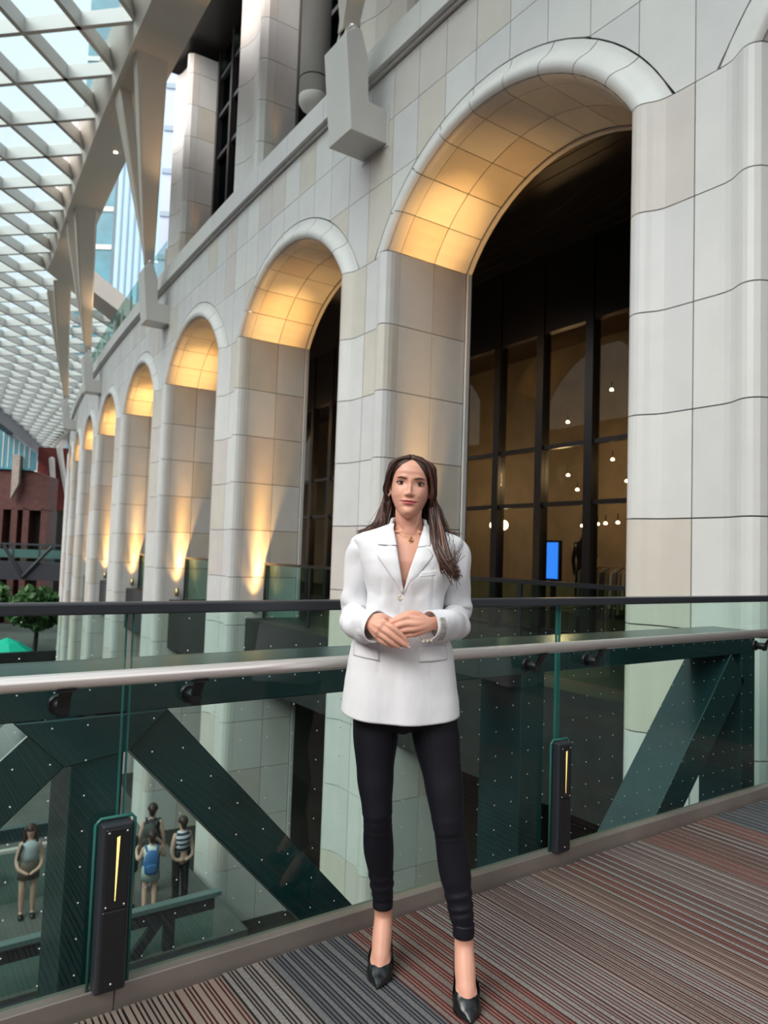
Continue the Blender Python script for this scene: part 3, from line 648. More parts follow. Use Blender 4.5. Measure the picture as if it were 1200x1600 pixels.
while x < 5.6:
    if rnd.random() < .55: tone = rnd.choices((0, 1, 2, 3), (30, 38, 20, 12))[0]
    if x < .95: tone = 3 if rnd.random() < .7 else 0
    gm = 1 if tone == 2 else (0 if rnd.random() < .75 else 1)
    y0, y1 = -4.1, 2.268+rnd.uniform(-.006, .012); q = MB(); px = x+.0015; prof_ = [(px, -.03, 1), (px, -.001, 1)]
    segs = []
    wl = [rnd.choice((.014, .0175, .0205, .024)) for g in range(3)]; rest = (BW-.0015-sum(wl)-9*.0048)/6
    for g in range(3):
        a_ = rest*rnd.uniform(.75, 1.25); segs += [(wl[g], 2), (.0048, 3), (a_, 1), (.0048, 3), (2*rest-a_, 1), (.0048, 3)]
    pts = [(px, -.03)]; ms = []
    cur = px
    for w, k in segs:
        if k == 3: pts += [(cur+.0004, -.0095), (cur+w-.0004, -.0095)]; ms += [3, 3]; cur += w
        else:
            pts += [(cur+.0006, 0 if k == 2 else -.0006), (cur+w-.0006, 0 if k == 2 else -.0006)]; ms += [3, k]; cur += w
    pts.append((cur, -.03)); ms.append(3)
    v = [(a, yy, z) for a, z in pts for yy in (y0, y1)]
    f = [(2*k, 2*k+1, 2*k+3, 2*k+2) for k in range(len(pts)-1)]; mi = [{1: 0, 2: 1, 3: 2}[m] for m in ms]
    q.v = [Vector(p) for p in v]; q.f = f; q.sm = [False]*len(f); q.mi = mi
    n0 = len(q.v); q.f.append(tuple(2*k+1 for k in range(len(pts)))); q.sm.append(False); q.mi.append(0)
    q.obj('deck_board', parent=fl, mats=[DK[tone], (M_grits[rnd.choice({0: (0, 0, 1), 1: (0, 1, 1), 2: (2, 2, 0), 3: (1, 0, 1)}[tone])] if tone != 3 or rnd.random() < .5 else DK[3]), M_groove[gm]])
    x += BW; bi += 1
# kerb plates
JX = [-3.285, -1.305, .675, 2.655, 4.635, 5.6]
kb = empty('kerb', (1, 2.31, 0)); tag(kb, 'brushed steel kerb along the foot of the glass balustrade', 'kerb'); bpy.context.view_layer.update(); inv = kb.matrix_world.inverted()
for a, b in zip(JX, JX[1:]):
    o = keep(box_obj('kerb_plate', (a+.001, 2.290, -.03), (b-.001, 2.345, .060), M_kerb), inv); o.parent = kb; bv = o.modifiers.new('b', 'BEVEL'); bv.width = .003
    o.matrix_parent_inverse = inv
# ------------------------------------------------------------ balustrade
bal = empty('glass_balustrade', (1, 2.33, .06)); tag(bal, 'tall dotted glass balustrade with dark cap rail behind the woman', 'balustrade'); bpy.context.view_layer.update(); inv = bal.matrix_world.inverted()
def bch(o): o.parent = bal; o.matrix_parent_inverse = inv; return o
GX = [(JX[k]+.010, JX[k+1]-.010) for k in range(5)]
for a, b in GX:
    bch(box_obj('glass_pane', (a, 2.3265, .0605), (b, 2.339, 1.172), M_glass))
    q = MB()
    pass
    for e in (a, b): bch(box_obj('pane_edge', (e-.0015, 2.326, .062), (e+.0015, 2.3395, 1.172), M_gedge))
    q = MB(); k0 = math.ceil((a-.064+.02)/.1)
    xx = .0635+.1*k0-.0
    for i in range(40):
        X = .0635-.0+.1*(k0+i)
        if X > b-.02: break
        for j in range(11):
            Z = .104+.1045*j
            if Z > 1.15: continue
            q.add([(X+.0026*cos(t*pi/4), 2.3255, Z+.0026*sin(t*pi/4)) for t in range(8)], [tuple(range(8))])
    tag(bch(q.obj('frit_dots', M_dot)), kind='stuff')
q = MB(); q.box((-4, 2.302, 1.168), (5.6, 2.363, 1.204)); o = bch(q.obj('top_rail', M_char)); bv = o.modifiers.new('b', 'BEVEL'); bv.width = .006; bv.segments = 2
# light posts at the glass joints
for k, X in enumerate((.652, 2.642, 4.66)):
    lp = empty('light_post', (X, 2.27, .06)); tag(lp, ('dark metal post with a glowing slot %s' % ('left of the woman at the glass joint', 'right of the woman at the glass joint', 'at the right edge of the frame')[k]), 'light post', 'slot light posts of the balustrade'); bpy.context.view_layer.update(); inv2 = lp.matrix_world.inverted()
    def pc(o): o.parent = lp; o.matrix_parent_inverse = inv2; return o
    w = .046
    q = MB(); q.box((X-w, 2.262, .058), (X+w, 2.318, .548)); o = pc(q.obj('housing', M_char)); bv = o.modifiers.new('b', 'BEVEL'); bv.width = .008; bv.segments = 3
    q = MB(); q.box((X-w+.012, 2.256, .30), (X+w-.010, 2.264, .535)); q.box((X-w+.012, 2.257, .066), (X+w-.010, 2.264, .296)); o = pc(q.obj('cover_plate', M_black)); bv = o.modifiers.new('b', 'BEVEL'); bv.width = .003
    q = MB(); q.prism([Vector((X-.003, 2.2555, .510)), Vector((X+.006, 2.2555, .513)), Vector((X+.0005, 2.2555, .325)), Vector((X-.002, 2.2555, .325))], Vector((0, .002, 0)))
    pc(q.obj('slot_light', mat('slot_glow%d' % k, (1, .8, .3), .5, emit=(1, .66, .18), estr=.8)))
    q = MB()
    for a, z in ((-.026, .31), (.027, .31), (-.026, .525), (.027, .525), (0, .085)): q.lathe([(.0035, .003), (.0035, 0), (.0001, -.001)], (X+a, 2.256, z), 8, axis='y')
    pc(q.obj('screw', M_steel))
    q = MB(); q.tube([(X-w-.010, 2.300, .06), (X-w-.010, 2.300, .54), (X-w+.004, 2.300, .556), (X+w+.004, 2.300, .556), (X+w+.014, 2.300, .545), (X+w+.014, 2.300, .06)], .0055, 6, caps=None); pc(q.obj('edge_trim', M_gedge))
# handrail
hr = MB(); hr.tube([(-4, 2.2265, .986), (1.2, 2.2265, .989), (5.5, 2.2265, .992)], .0235, 24, caps=None); h = hr.obj('handrail', M_steel); tag(h, 'round brushed steel handrail in front of the glass', 'handrail')
for X in (-1.5, -1.11, .475, .872, 2.44, 2.845, 4.40, 4.85):
    q = MB(); q.lathe([(.030, .0), (.030, -.012), (.026, -.014)], (X, 2.326, .905), 20, axis='y'); q.lathe([(.021, 0), (.021, -.06), (.018, -.062)], (X, 2.315, .905), 16, axis='y')
    o = q.obj('rail_bracket', M_black, h)
    q = MB(); q.loft([[Vector((X-dx, 2.262+y, z)) for dx, y in ((-.016, 0), (.016, 0), (.016, -.012), (-.016, -.012))] if 0 else [Vector((X+a, 2.264-yo+b, z)) for a, b in ((-.017, .006), (.017, .006), (.017, -.008), (-.017, -.008))] for z, yo in ((.880, .0), (.905, .0), (.935, .02), (.962, .037))], True, False)
    a = q.obj('arm', M_black, o); bv = a.modifiers.new('b', 'BEVEL'); bv.width = .003
    q = MB(); q.box((X-.025, 2.205, .960), (X+.025, 2.248, .966)); q.obj('saddle', M_black, o)
# ------------------------------------------------------------ bridge truss outside the glass
tr = empty('bridge_truss', (2, 2.75, -.9)); tag(tr, 'dark teal steel truss running outside the glass balustrade', 'truss'); bpy.context.view_layer.update(); inv3 = tr.matrix_world.inverted()
def tch(o): o.parent = tr; o.matrix_parent_inverse = inv3; bv = o.modifiers.new('b', 'BEVEL'); bv.width = .004; return o
Y0, Y1 = 2.6, 2.9
def bar(name, pts, y0=Y0, y1=Y1, m=M_truss):
    q = MB(); q.prism([Vector((a, y0, z)) for a, z in pts], Vector((0, y1-y0, 0))); return tch(q.obj(name, m))
bar('top_chord', [(-4, .80), (4.93, .80), (4.93, .948), (-4, .948)])
bar('bottom_chord', [(-4, -1.25), (4.93, -1.25), (4.93, -1.0), (-4, -1.0)])
bar('diagonal', [(.892, .81), (.74, .81), (.64, .81), (.768, .675), (2.35, -1.01), (2.59, -1.01)])
bar('diagonal', [(.50, .81), (.62, .81), (.62, .68), (.562, .638), (-1.22, -1.01), (-1.45, -1.01)])
bar('post', [(.585, .81), (.755, .81), (.745, -1.01), (.575, -1.01)])
bar('gusset', [(.40, .80), (.56, .64), (.77, .67), (.90, .80)], Y0-.012, Y1)
bar('post', [(2.70, .81), (2.865, .81), (2.865, -1.01), (2.70, -1.01)])
bar('diagonal', [(4.64, .81), (4.80, .62), (3.22, -1.01), (2.99, -1.01)])
bar('post', [(4.76, .81), (4.93, .81), (4.93, -1.01), (4.76, -1.01)])
bar('post', [(-1.60, .81), (-1.43, .81), (-1.43, -1.01), (-1.6, -1.01)])
q = MB(); q.box((-4, 2.35, -1.2), (5.2, 2.95, -1.0)); q.box((-4, -4.2, -.9), (5.6, 2.33, -.17)); tag(q.obj('trim_1', M_char), 'dark steel box under the bridge deck', kind='structure')
# ------------------------------------------------------------ lower footbridge with railings
LZ = -5.05
lb = empty('lower_footbridge', (3, 12.5, GZ)); tag(lb, 'lower footbridge with teal railings below, carrying people', 'bridge'); bpy.context.view_layer.update(); inv4 = lb.matrix_world.inverted()
def lch(o): o.parent = lb; o.matrix_parent_inverse = inv4; return o
lch(box_obj('deck', (-6, 11.6, LZ-.25), (5.6, 16.6, LZ), M_ground))
lch(box_obj('deck_beam', (-6, 11.3, LZ-.55), (5.4, 11.6, LZ-.05), M_char))
lch(box_obj('railing_cap', (-6, 11.62, LZ+.67), (5.1, 11.78, LZ+.74), M_trussl))
lch(box_obj('railing_beam', (-6, 11.66, LZ+.46), (5.0, 11.74, LZ+.63), M_char))
for X in (.9, 2.62, 4.25): lch(box_obj('post', (X-.09, 11.66, GZ), (X+.09, 11.74, LZ+.47), M_char))
lch(box_obj('glass_screen', (-6, 11.69, GZ), (5.0, 11.7, LZ+.46), M_ggrn))
q = MB(); q.prism([Vector((2.75, 11.64, GZ)), Vector((2.95, 11.64, GZ)), Vector((4.15, 11.64, LZ+.46)), Vector((3.95, 11.64, LZ+.46))], Vector((0, .08, 0))); lch(q.obj('brace', M_char))
lch(box_obj('back_glass', (-6, 14.6, LZ), (3.6, 14.62, LZ+.9), M_ggrn)); lch(box_obj('back_railing_cap', (-6, 14.55, LZ+.9), (3.6, 14.67, LZ+.95), M_white)); lch(box_obj('back_beam', (-6, 14.75, LZ+1.0), (3.6, 14.9, LZ+1.25), M_truss))
# cafe chairs beyond
M_stand = mat('yellow_slat', (.55, .33, .12), .5)
for k, (X, Y) in enumerate(((2.0, 15.6), (2.15, 17.0), (2.3, 18.6))):
    ch = empty('slatted_chair', (X, Y, LZ if Y < 16.4 else GZ)); tag(ch, ('yellow slatted wooden chair at the lower left, nearest of three', 'yellow slatted wooden chair behind the nearest one, lower left', 'yellow slatted wooden chair farthest back at the lower left')[k], 'chair', 'yellow cafe chairs below'); bpy.context.view_layer.update(); iv = ch.matrix_world.inverted(); Zb = ch.location.z
    def cc(o): o.parent = ch; o.matrix_parent_inverse = iv
    for a in (-.24, .24):
        for b in (-.22, .22): cc(box_obj('leg', (X+a-.02, Y+b-.02, Zb), (X+a+.02, Y+b+.02, Zb+(.85 if b > 0 else .44)), M_stand))
    for j in range(4): cc(box_obj('seat_slat', (X-.26, Y-.24+j*.12, Zb+.44), (X+.26, Y-.14+j*.12, Zb+.47), M_stand))
    for j in range(3): cc(box_obj('back_slat', (X-.26, Y+.2, Zb+.54+j*.12), (X+.26, Y+.23, Zb+.62+j*.12), M_stand))
# dark street-level backdrop behind the cafe
# ------------------------------------------------------------ people tools
def interp(tab, z):
    if z <= tab[0][0]: return tab[0][1:]
    for a, b in zip(tab, tab[1:]):
        if z <= b[0]:
            k = (z-a[0])/(b[0]-a[0]); k = k*k*(3-2*k)*.35+k*.65
            return tuple(p+(q-p)*k for p, q in zip(a[1:], b[1:]))
    return tab[-1][1:]
def smooth_path(pts, n=5):
    out = []; P_ = [Vector(p[:3]) for p in pts]; R_ = [p[3] for p in pts]
    for i in range(len(P_)-1):
        a, b = P_[i], P_[i+1]; m0 = (P_[i+1]-P_[max(i-1, 0)])*.5; m1 = (P_[min(i+2, len(P_)-1)]-P_[i])*.5
        for j in range(n):
            t = j/n; t2, t3 = t*t, t*t*t
            out.append((a*(2*t3-3*t2+1)+m0*(t3-2*t2+t)+b*(-2*t3+3*t2)+m1*(t3-t2), R_[i]+(R_[i+1]-R_[i])*(t*t*(3-2*t))))
    out.append((P_[-1], R_[-1])); return out
def limb(mb, pts, n=14, k=5, flat=None, upv=None, caps='round'):
    sp = smooth_path(pts, k); mb.tube([p for p, r in sp], [r for p, r in sp], n, caps=caps, flat=flat, upv=upv)
def remeshed(mb, vox, it=4, fac_=.5):
    me = bpy.data.meshes.new('tmp'); me.from_pydata([tuple(v) for v in mb.v], [], mb.f); o = bpy.data.objects.new('tmp', me); COL.objects.link(o)
    m = o.modifiers.new('r', 'REMESH'); m.mode = 'VOXEL'; m.voxel_size = vox
    if it: s = o.modifiers.new('s', 'SMOOTH'); s.factor = fac_; s.iterations = it
    dg = bpy.context.evaluated_depsgraph_get(); ev = o.evaluated_get(dg); m2 = ev.to_mesh()
    v = [x.co.copy() for x in m2.vertices]; f = [tuple(p.vertices) for p in m2.polygons]; ev.to_mesh_clear(); bpy.data.objects.remove(o); return v, f
M_skin = mat('skin', (.73, .375, .268), .46, noise=.06, nscale=14); M_skin.node_tree.nodes['Principled BSDF'].inputs['Subsurface Weight'].default_value = .12
M_skin.node_tree.nodes['Principled BSDF'].inputs['Subsurface Radius'].default_value = (.02, .008, .004)
M_lip = mat('lip_rose', (.55, .13, .135), .3)
M_liner = mat('lash_dark', (.03, .018, .015), .6)
M_brow = mat('brow_brown', (.10, .05, .035), .8)
M_sclera = mat('eye_white', (.44, .40, .385), .35); M_iris = mat('iris_brown', (.03, .016, .010), .45, spec=.2)
M_hair = [mat('hair_dark', (.040, .019, .014), .5, spec=.4), mat('hair_brown', (.088, .040, .028), .36, spec=.6), mat('hair_auburn', (.17, .072, .046), .4, spec=.6)]
M_jacket = mat('white_wool', (.76, .765, .79), .75, noise=.03, nscale=20, bump=.55, bscale=13, stretch=(1.3, 1.3, .6))
M_jacket_in = mat('jacket_lining', (.62, .61, .62), .6)
M_leg = mat('black_leggings', (.006, .006, .011), .55, spec=.3, bump=.1, bscale=300)
M_shoe = mat('black_leather', (.008, .010, .011), .24, spec=.7)
M_nail = mat('nail_pink', (.85, .55, .55), .15)
M_gold = mat('gold', (.75, .5, .2), .25, metal=1)
M_tag = mat('grey_patch', (.50, .49, .44), .8, noise=.5, nscale=120)
M_btn = mat('button_horn', (.62, .54, .42), .35)
# ------------------------------------------------------------ the woman
wm = empty('person'); wm.matrix_world = Matrix((r0, -f0, ZU)).transposed().to_4x4() @ Matrix.Identity(4); wm.location = r0*.085+f0*2.42
wm.rotation_euler = Matrix((r0, -f0, ZU)).transposed().to_euler() if False else wm.rotation_euler
R3 = Matrix((r0, f0, ZU)).transposed()     # proper rotation: x right, y away, z up
wm.matrix_world = Matrix.Translation(r0*.085+f0*2.42) @ R3.to_4x4()
tag(wm, 'long-haired woman in a white blazer and black leggings standing on the deck with clasped hands', 'woman')
def FL(v): return Vector((v[0], -v[1], v[2]))     # authoring frame has +y towards the viewer
def wobj(mb, name, m, parent=wm, mats=None, flip=True):
    mb.v = [FL(p) for p in mb.v]; mb.f = [q[::-1] for q in mb.f]; return mb.obj(name, m, parent, mats=mats)
# head
HT = [(-.010, .004, .048, -.044), (-.006, .013, .062, -.040), (-.001, .022, .072, -.03), (.007, .0315, .0785, -.018), (.018, .0400, .0805, -.002), (.032, .0480, .081, .018), (.048, .0555, .081, .04), (.062, .0605, .081, .06), (.078, .0625, .080, .077), (.1, .0635, .079, .09), (.12, .064, .081, .096), (.14, .064, .083, .097), (.16, .060, .078, .088), (.178, .050, .064, .068), (.192, .034, .042, .042), (.20, .003, .004, .003)]
HC = Vector((-.004, .015, 1.509))
def g(d, s): return math.exp(-(d/s)**2)
def face_dy(x, z):
    d = 0
    for sx in (-1, 1):
        X = x*sx
        d += -.0095*g(X-.030, .0155)*g(z-.1015, .0105)+.0035*g(X-.026, .02)*g(z-.1225, .007)
        d += .004*g(X-.037, .015)*g(z-.070, .016)+.0062*g(X-.0108, .0050)*g(z-.0655, .0048)
        d += .0025*g(X-.030, .011)*g(z-.1, .004)-.002*g(X-.0265, .004)*g(z-.0415, .004)+.002*g(X-.014, .01)*g(z-.052, .01)
    zz = z; A = .0
    if .054 < z < .125:
        A = interp([(.054, 0.), (.0585, .005), (.063, .0165), (.069, .0215), (.075, .0185), (.085, .0135), (.097, .0095), (.110, .006), (.125, 0.)], z)[0]
        s = interp([(.054, .0075), (.069, .0088), (.080, .0062), (.1, .0058), (.125, .009)], z)[0]; d += A*g(x, s)
    d += .0048*g(x, .020)*g(z-.0465, .0036)+.0055*g(x, .0165)*g(z-.0365, .0045)-.0026*g(x, .024)*g(z-.0415, .0015)-.003*g(x, .018)*g(z-.027, .005)
    d += .005*g(x, .016)*g(z-.010, .010)
    return d
def head_pt(a, z, off=0.):
    w, yf, yb = interp(HT, z); c, s = cos(a), sin(a)     # a: 0 = front
    e = 2/2.35; x = w*math.copysign(abs(s)**e, s); y = (yf if c > 0 else yb)*math.copysign(abs(c)**e, c) if not (c <= 0 and yb < 0) else -yb*0+(-yb)*(1-abs(c))*0+(-yb)*1.0
    if c <= 0 and yb < 0: y = -yb*(1-abs(c)*.15)
    if c > 0 and yb < 0: y = -yb+(yf+yb)*abs(c)**e
    if c > 0: y += face_dy(x, z)*min(1, c*2.5)
    n = Vector((x*1.3, y, (z-.1)*.6)).normalized(); return Vector((x, y, z))+n*off
TILT = radians(3.5)
def HW(p):     # head tilt to local body frame
    x, y, z = p[0], p[1], p[2]-.02; yaw = radians(3); x, y = x*cos(yaw)-y*sin(yaw)*-1*0+y*sin(-yaw), x*sin(yaw)*1+y*cos(yaw)
    return HC+Vector((x*cos(TILT)+z*sin(TILT), y, .02+z*cos(TILT)-x*sin(TILT)))
def surf_y(x, z):
    w, yf, yb = interp(HT, z); k = max(0, 1-abs(x/w)**2.35); y = (yf*k**(1/2.35)) if yb > 0 else -yb+(yf+yb)*k**(1/2.35)
    c = abs(k)**(1/2.35); return y+face_dy(x, z)*min(1, c*2.5)
head = MB(); NA_, NZ_ = 150, 130
zs = [-.012+.212*(1-cos(pi*(j/(NZ_-1))))/2*1 if False else -.012+.212*j/(NZ_-1) for j in range(NZ_)]
head.loft([[HW(head_pt(-pi+2*pi*i/NA_, z)) for i in range(NA_)] for z in zs])
# the body skin, one continuous surface
sk = MB()
limb(sk, [(0, .01, 1.60, .040), (-.004, .014, 1.52, .0435), (0, .008, 1.485, .0435), (0, .0, 1.455, .050), (0, -.02, 1.40, .075)], 20)
for s in (-1, 1):
    limb(sk, [(s*.02, .0, 1.432, .028), (s*.09, -.01, 1.405, .026), (s*.145, -.02, 1.39, .036)])
    limb(sk, [(s*.012, .032, 1.450, .007), (s*.04, .040, 1.456, .006), (s*.062, .03, 1.452, .005)], 8)        # collar bones
    limb(sk, [(s*.033, .028, 1.540, .010), (s*.026, .040, 1.49, .008), (s*.010, .040, 1.452, .005)], 8)
sk.loft([[Vector((w*math.copysign(abs(cos(a))**.85, cos(a)), (yf if sin(a) > 0 else yb)*sin(a), z)) for a in [2*pi*i/28 for i in range(28)]] for z, w, yf, yb in ((.86, .15, .09, .10), (.95, .155, .09, .11), (1.05, .135, .08, .09), (1.15, .115, .072, .08), (1.22, .118, .076, .08), (1.30, .135, .092, .09), (1.36, .145, .085, .09), (1.42, .13, .062, .075), (1.455, .075, .04, .05))])
LEGP = {-1: [(-.085, -.02, .93, .085), (-.088, -.018, .80, .073), (-.085, -.012, .66, .058), (-.076, -.006, .56, .0475), (-.072, -.012, .51, .044), (-.066, -.05, .41, .0475), (-.053, -.080, .30, .038), (-.045, -.096, .215, .0295), (-.042, -.10, .175, .030)],
        1: [(.085, -.02, .93, .085), (.108, -.004, .80, .075), (.135, .022, .66, .060), (.153, .038, .54, .0495), (.160, .035, .49, .045), (.178, .028, .39, .049), (.198, .040, .28, .039), (.211, .052, .205, .0295), (.214, .058, .170, .030)]}
FT_ = {-1: (Vector((-.042, -.105, .165)), Vector((-.056, .036, 0))), 1: (Vector((.214, .055, .160)), Vector((.222, .196, 0)))}
for s in (-1, 1):
    an, toe = FT_[s]; d = (toe-an); d.z = 0; L = d.length; d.normalize()
    limb(sk, LEGP[s][:-1]+[(*(an-d*.006+ZU*-.005), .0305), (*(an+d*.024-ZU*.062), .033), (*(an+d*.050-ZU*.103), .031), (*(an+d*.078-ZU*.136), .020)], 16); limb(sk, [(*(an+d*.03-ZU*.07+Vector((sx*.012, 0, 0))), .024) if 0 else (*(an+d*.03-ZU*.07), .028), (*(an+d*.055-ZU*.116+Vector((.014, 0, 0))), .021), (*(an+d*.085-ZU*.144+Vector((.012, 0, 0))), .012)], 12); limb(sk, [(*(an+d*.03-ZU*.07), .028), (*(an+d*.055-ZU*.116-Vector((.014, 0, 0))), .021), (*(an+d*.085-ZU*.144-Vector((.012, 0, 0))), .012)], 12)
# arms
ARM = {-1: [(-.150, -.02, 1.38, .034), (-.168, -.03, 1.30, .034), (-.172, -.025, 1.195, .029), (-.160, .06, 1.155, .026), (-.125, .150, 1.168, .022)],
       1: [(.150, -.02, 1.38, .034), (.168, -.03, 1.30, .034), (.170, -.025, 1.200, .029), (.140, .06, 1.160, .026), (.085, .150, 1.172, .022)]}
for s in (-1, 1): limb(sk, ARM[s], 14)
def finger(pts, r0_, r1_): limb(sk, [(*p, r0_+(r1_-r0_)*k/(len(pts)-1)) for k, p in enumerate(pts)], 10, 4)
RW_ = (-.122, .158, 1.172)
for p in ((-.073, .200, 1.174), (-.086, .206, 1.160), (-.094, .203, 1.146), (-.096, .195, 1.134)): finger([RW_, tuple((Vector(RW_)+Vector(p))/2+Vector((0, .008, 0))), p], .0165, .0112)
finger([(-.076, .196, 1.172), (-.050, .213, 1.162), (-.031, .215, 1.148), (-.012, .211, 1.131), (-.002, .206, 1.117)], .0105, .0066)
finger([(-.088, .203, 1.158), (-.062, .214, 1.146), (-.040, .216, 1.130), (-.018, .211, 1.114), (-.001, .205, 1.105)], .0105, .0066)
finger([(-.095, .200, 1.144), (-.072, .209, 1.130), (-.052, .210, 1.116), (-.036, .206, 1.106), (-.024, .201, 1.100)], .0100, .0064)
finger([(-.097, .192, 1.132), (-.080, .199, 1.117), (-.064, .199, 1.108), (-.050, .195, 1.103), (-.042, .192, 1.101)], .0088, .0058)
finger([(-.115, .165, 1.180), (-.085, .178, 1.190), (-.055, .176, 1.180), (-.035, .170, 1.165)], .0125, .0080)
LW_ = (.078, .158, 1.172)
for p in ((-.004, .186, 1.192), (.002, .193, 1.172), (.014, .191, 1.155), (.022, .182, 1.140)): finger([LW_, tuple((Vector(LW_)+Vector(p))/2+Vector((0, .010, 0))), p], .0185, .0112)
finger([(-.004, .186, 1.192), (-.028, .190, 1.183), (-.050, .184, 1.172), (-.064, .176, 1.158)], .0102, .0078)
finger([(.002, .193, 1.172), (-.022, .197, 1.168), (-.042, .190, 1.158), (-.056, .182, 1.146)], .0102, .0076)
finger([(.014, .191, 1.155), (-.012, .194, 1.151), (-.034, .187, 1.144), (-.048, .18, 1.134)], .0098, .0074)
finger([(.022, .182, 1.140), (.0, .186, 1.135), (-.022, .180, 1.130), (-.036, .174, 1.124)], .0086, .0066)
finger([(.06, .150, 1.180), (.025, .158, 1.200), (-.01, .165, 1.196), (-.035, .170, 1.185)], .0125, .0085)
v, f = remeshed(sk, .0028, 3)
body = MB(); body.v = v; body.f = f; body.sm = [True]*len(f); body.mi = [0]*len(f)
body.add(head.v, head.f, True)
for s in (-1, 1):    # ears
    ep = []
    for j in range(14):
        a = -2.2+j*4.6/13; ep.append(HW((s*(.0645+.007*max(0, cos(a*.8))+.003), -.004-.011*cos(a)*.9, .090+.027*sin(a))))
    body.tube(ep, [.0035]*13+[.0055], 8); body.tube([HW((s*.062, .0, .105)), HW((s*.067, -.006, .09)), HW((s*.063, .002, .072))], [.007, .009, .006], 8)
wobj(body, 'body', M_skin)
def on_face(pts, off): return [HW((x, surf_y(x, z)+off, z)) for x, z in pts]
# lips
q = MB()
def lip(z_in, z_out, name):
    q = MB(); n = 22; v = []
    for i in range(n+1):
        u = -1+2*i/n; x = u*.0262; zi = z_in(u); zo = z_out(u)
        for k in range(5):
            z = zi+(zo-zi)*k/4; v.append(HW((x, surf_y(x, z)+.0010*(1-((k-2)/2)**2*.9)+.0002, z)))
    q.add(v, [(i*5+k, (i+1)*5+k, (i+1)*5+k+1, i*5+k+1) for i in range(n) for k in range(4)], True); wobj(q, name, M_lip, wm)
lip(lambda u: .0410+.0028*u*u, lambda u: .0410+.0028*u*u+(.0070-.0012*g(u, .18))*(1-abs(u)**2.2), 'upper_lip')
lip(lambda u: .0410+.0028*u*u, lambda u: .0410+.0028*u*u-.0092*(1-abs(u)**2.4), 'lower_lip')
q = MB(); q.tube(on_face([(-.0272+.0544*i/14, .0409+.0031*((i-7)/7)**2) for i in range(15)], .0006), .0006, 5); wobj(q, 'lip_line', mat('lip_line', (.15, .02, .03), .6))
# eyes
for s in (-1, 1):
    cx, cz = s*.0295, .1015
    def almond(u): return .0056*(1-u*u)**.75, -.0040*(1-u*u)**.85
    q = MB(); v = []; n = 16
    for i in range(n+1):
        u = -1+2*i/n; t, b = almond(u); lift = .0012*s*u
        for k in range(7):
            z = cz+b+(t-b)*k/6+lift; x = cx+u*.0152; rr = (u*u*.8+((k-3)/3)**2*.5); v.append(HW((x, surf_y(cx, cz)+.0045-.0030*rr-.0015*(u*s > 0)*u*u, z)))
    q.add(v, [(i*7+k, (i+1)*7+k, (i+1)*7+k+1, i*7+k+1) for i in range(n) for k in range(6)], True); e = wobj(q, 'eye', M_sclera)
    q = MB(); c = HW((cx+.0005, surf_y(cx, cz)+.0049, cz+.0008)); q.add([c+Vector((.0053*cos(a), 0, .0050*sin(a)*.9)) for a in [2*pi*i/18 for i in range(18)]], [tuple(range(18))]); wobj(q, 'iris', M_iris, e)
    top = [HW((cx+(-1+2*i/12)*.0152, surf_y(cx, cz)+.0046-.0030*(-1+2*i/12)**2, cz+almond(max(-1, min(1, -1+2*i/12)))[0]+.0004+.0012*s*(-1+2*i/12))) for i in range(13)]
    q = MB(); q.tube(top, [.0011+.0010*(i/12 if s > 0 else 1-i/12) for i in range(13)], 6); wobj(q, 'upper_lashes', M_liner, e)
    bot = [HW((cx+(-1+2*i/12)*.0148, surf_y(cx, cz)+.0042-.0030*(-1+2*i/12)**2, cz+almond(-1+2*i/12)[1]-.0003+.0012*s*(-1+2*i/12))) for i in range(13)]
    q = MB(); q.tube(bot, .0005, 5); wobj(q, 'lower_lashes', mat('lid_shadow', (.20, .09, .07), .7) if s < 0 else bpy.data.materials['lid_shadow'], e)
    br = [(s*(.0135+.032*t), .1165+.0040*sin(min(1, t*1.25)*pi*.62)-.006*max(0, t-.7)) for t in [i/10 for i in range(11)]]
    q = MB(); q.tube(on_face(br, .0004), [.0017, .0025, .0029, .0030, .0029, .0028, .0025, .0021, .0017, .0012, .0007], 6, flat=.55); wobj(q, 'eyebrow', M_brow)
    q = MB(); q.tube([HW((s*.0067-.0006, surf_y(s*.0067, .0605)+.0004, .0607)), HW((s*.0067+.001*s, surf_y(s*.0075, .061)+.0004, .0612))], .0016, 6); wobj(q, 'nostril', M_liner)
    q = MB(); q.lathe([(.0001, -.0035), (.0035, 0), (.0001, .0035)], HW((s*.069, .004, .066)), 10); wobj(q, 'earring', M_white)
# finger nails
for a, b in (((-.012, .211, 1.131), (-.002, .206, 1.117)), ((-.018, .211, 1.114), (-.001, .205, 1.105)), ((-.036, .206, 1.106), (-.024, .201, 1.1)), ((-.050, .195, 1.103), (-.042, .192, 1.101))):
    a, b = Vector(a), Vector(b); d = (b-a).normalized(); c = b+Vector((0, .0040, 0))
    q = MB(); q.tube([c-d*.005, c+d*.004, c+d*.011], [.0040, .0042, .0022], 8, flat=.55, upv=d.cross(Vector((0, 1, 0)))); wobj(q, 'fingernail', M_nail)
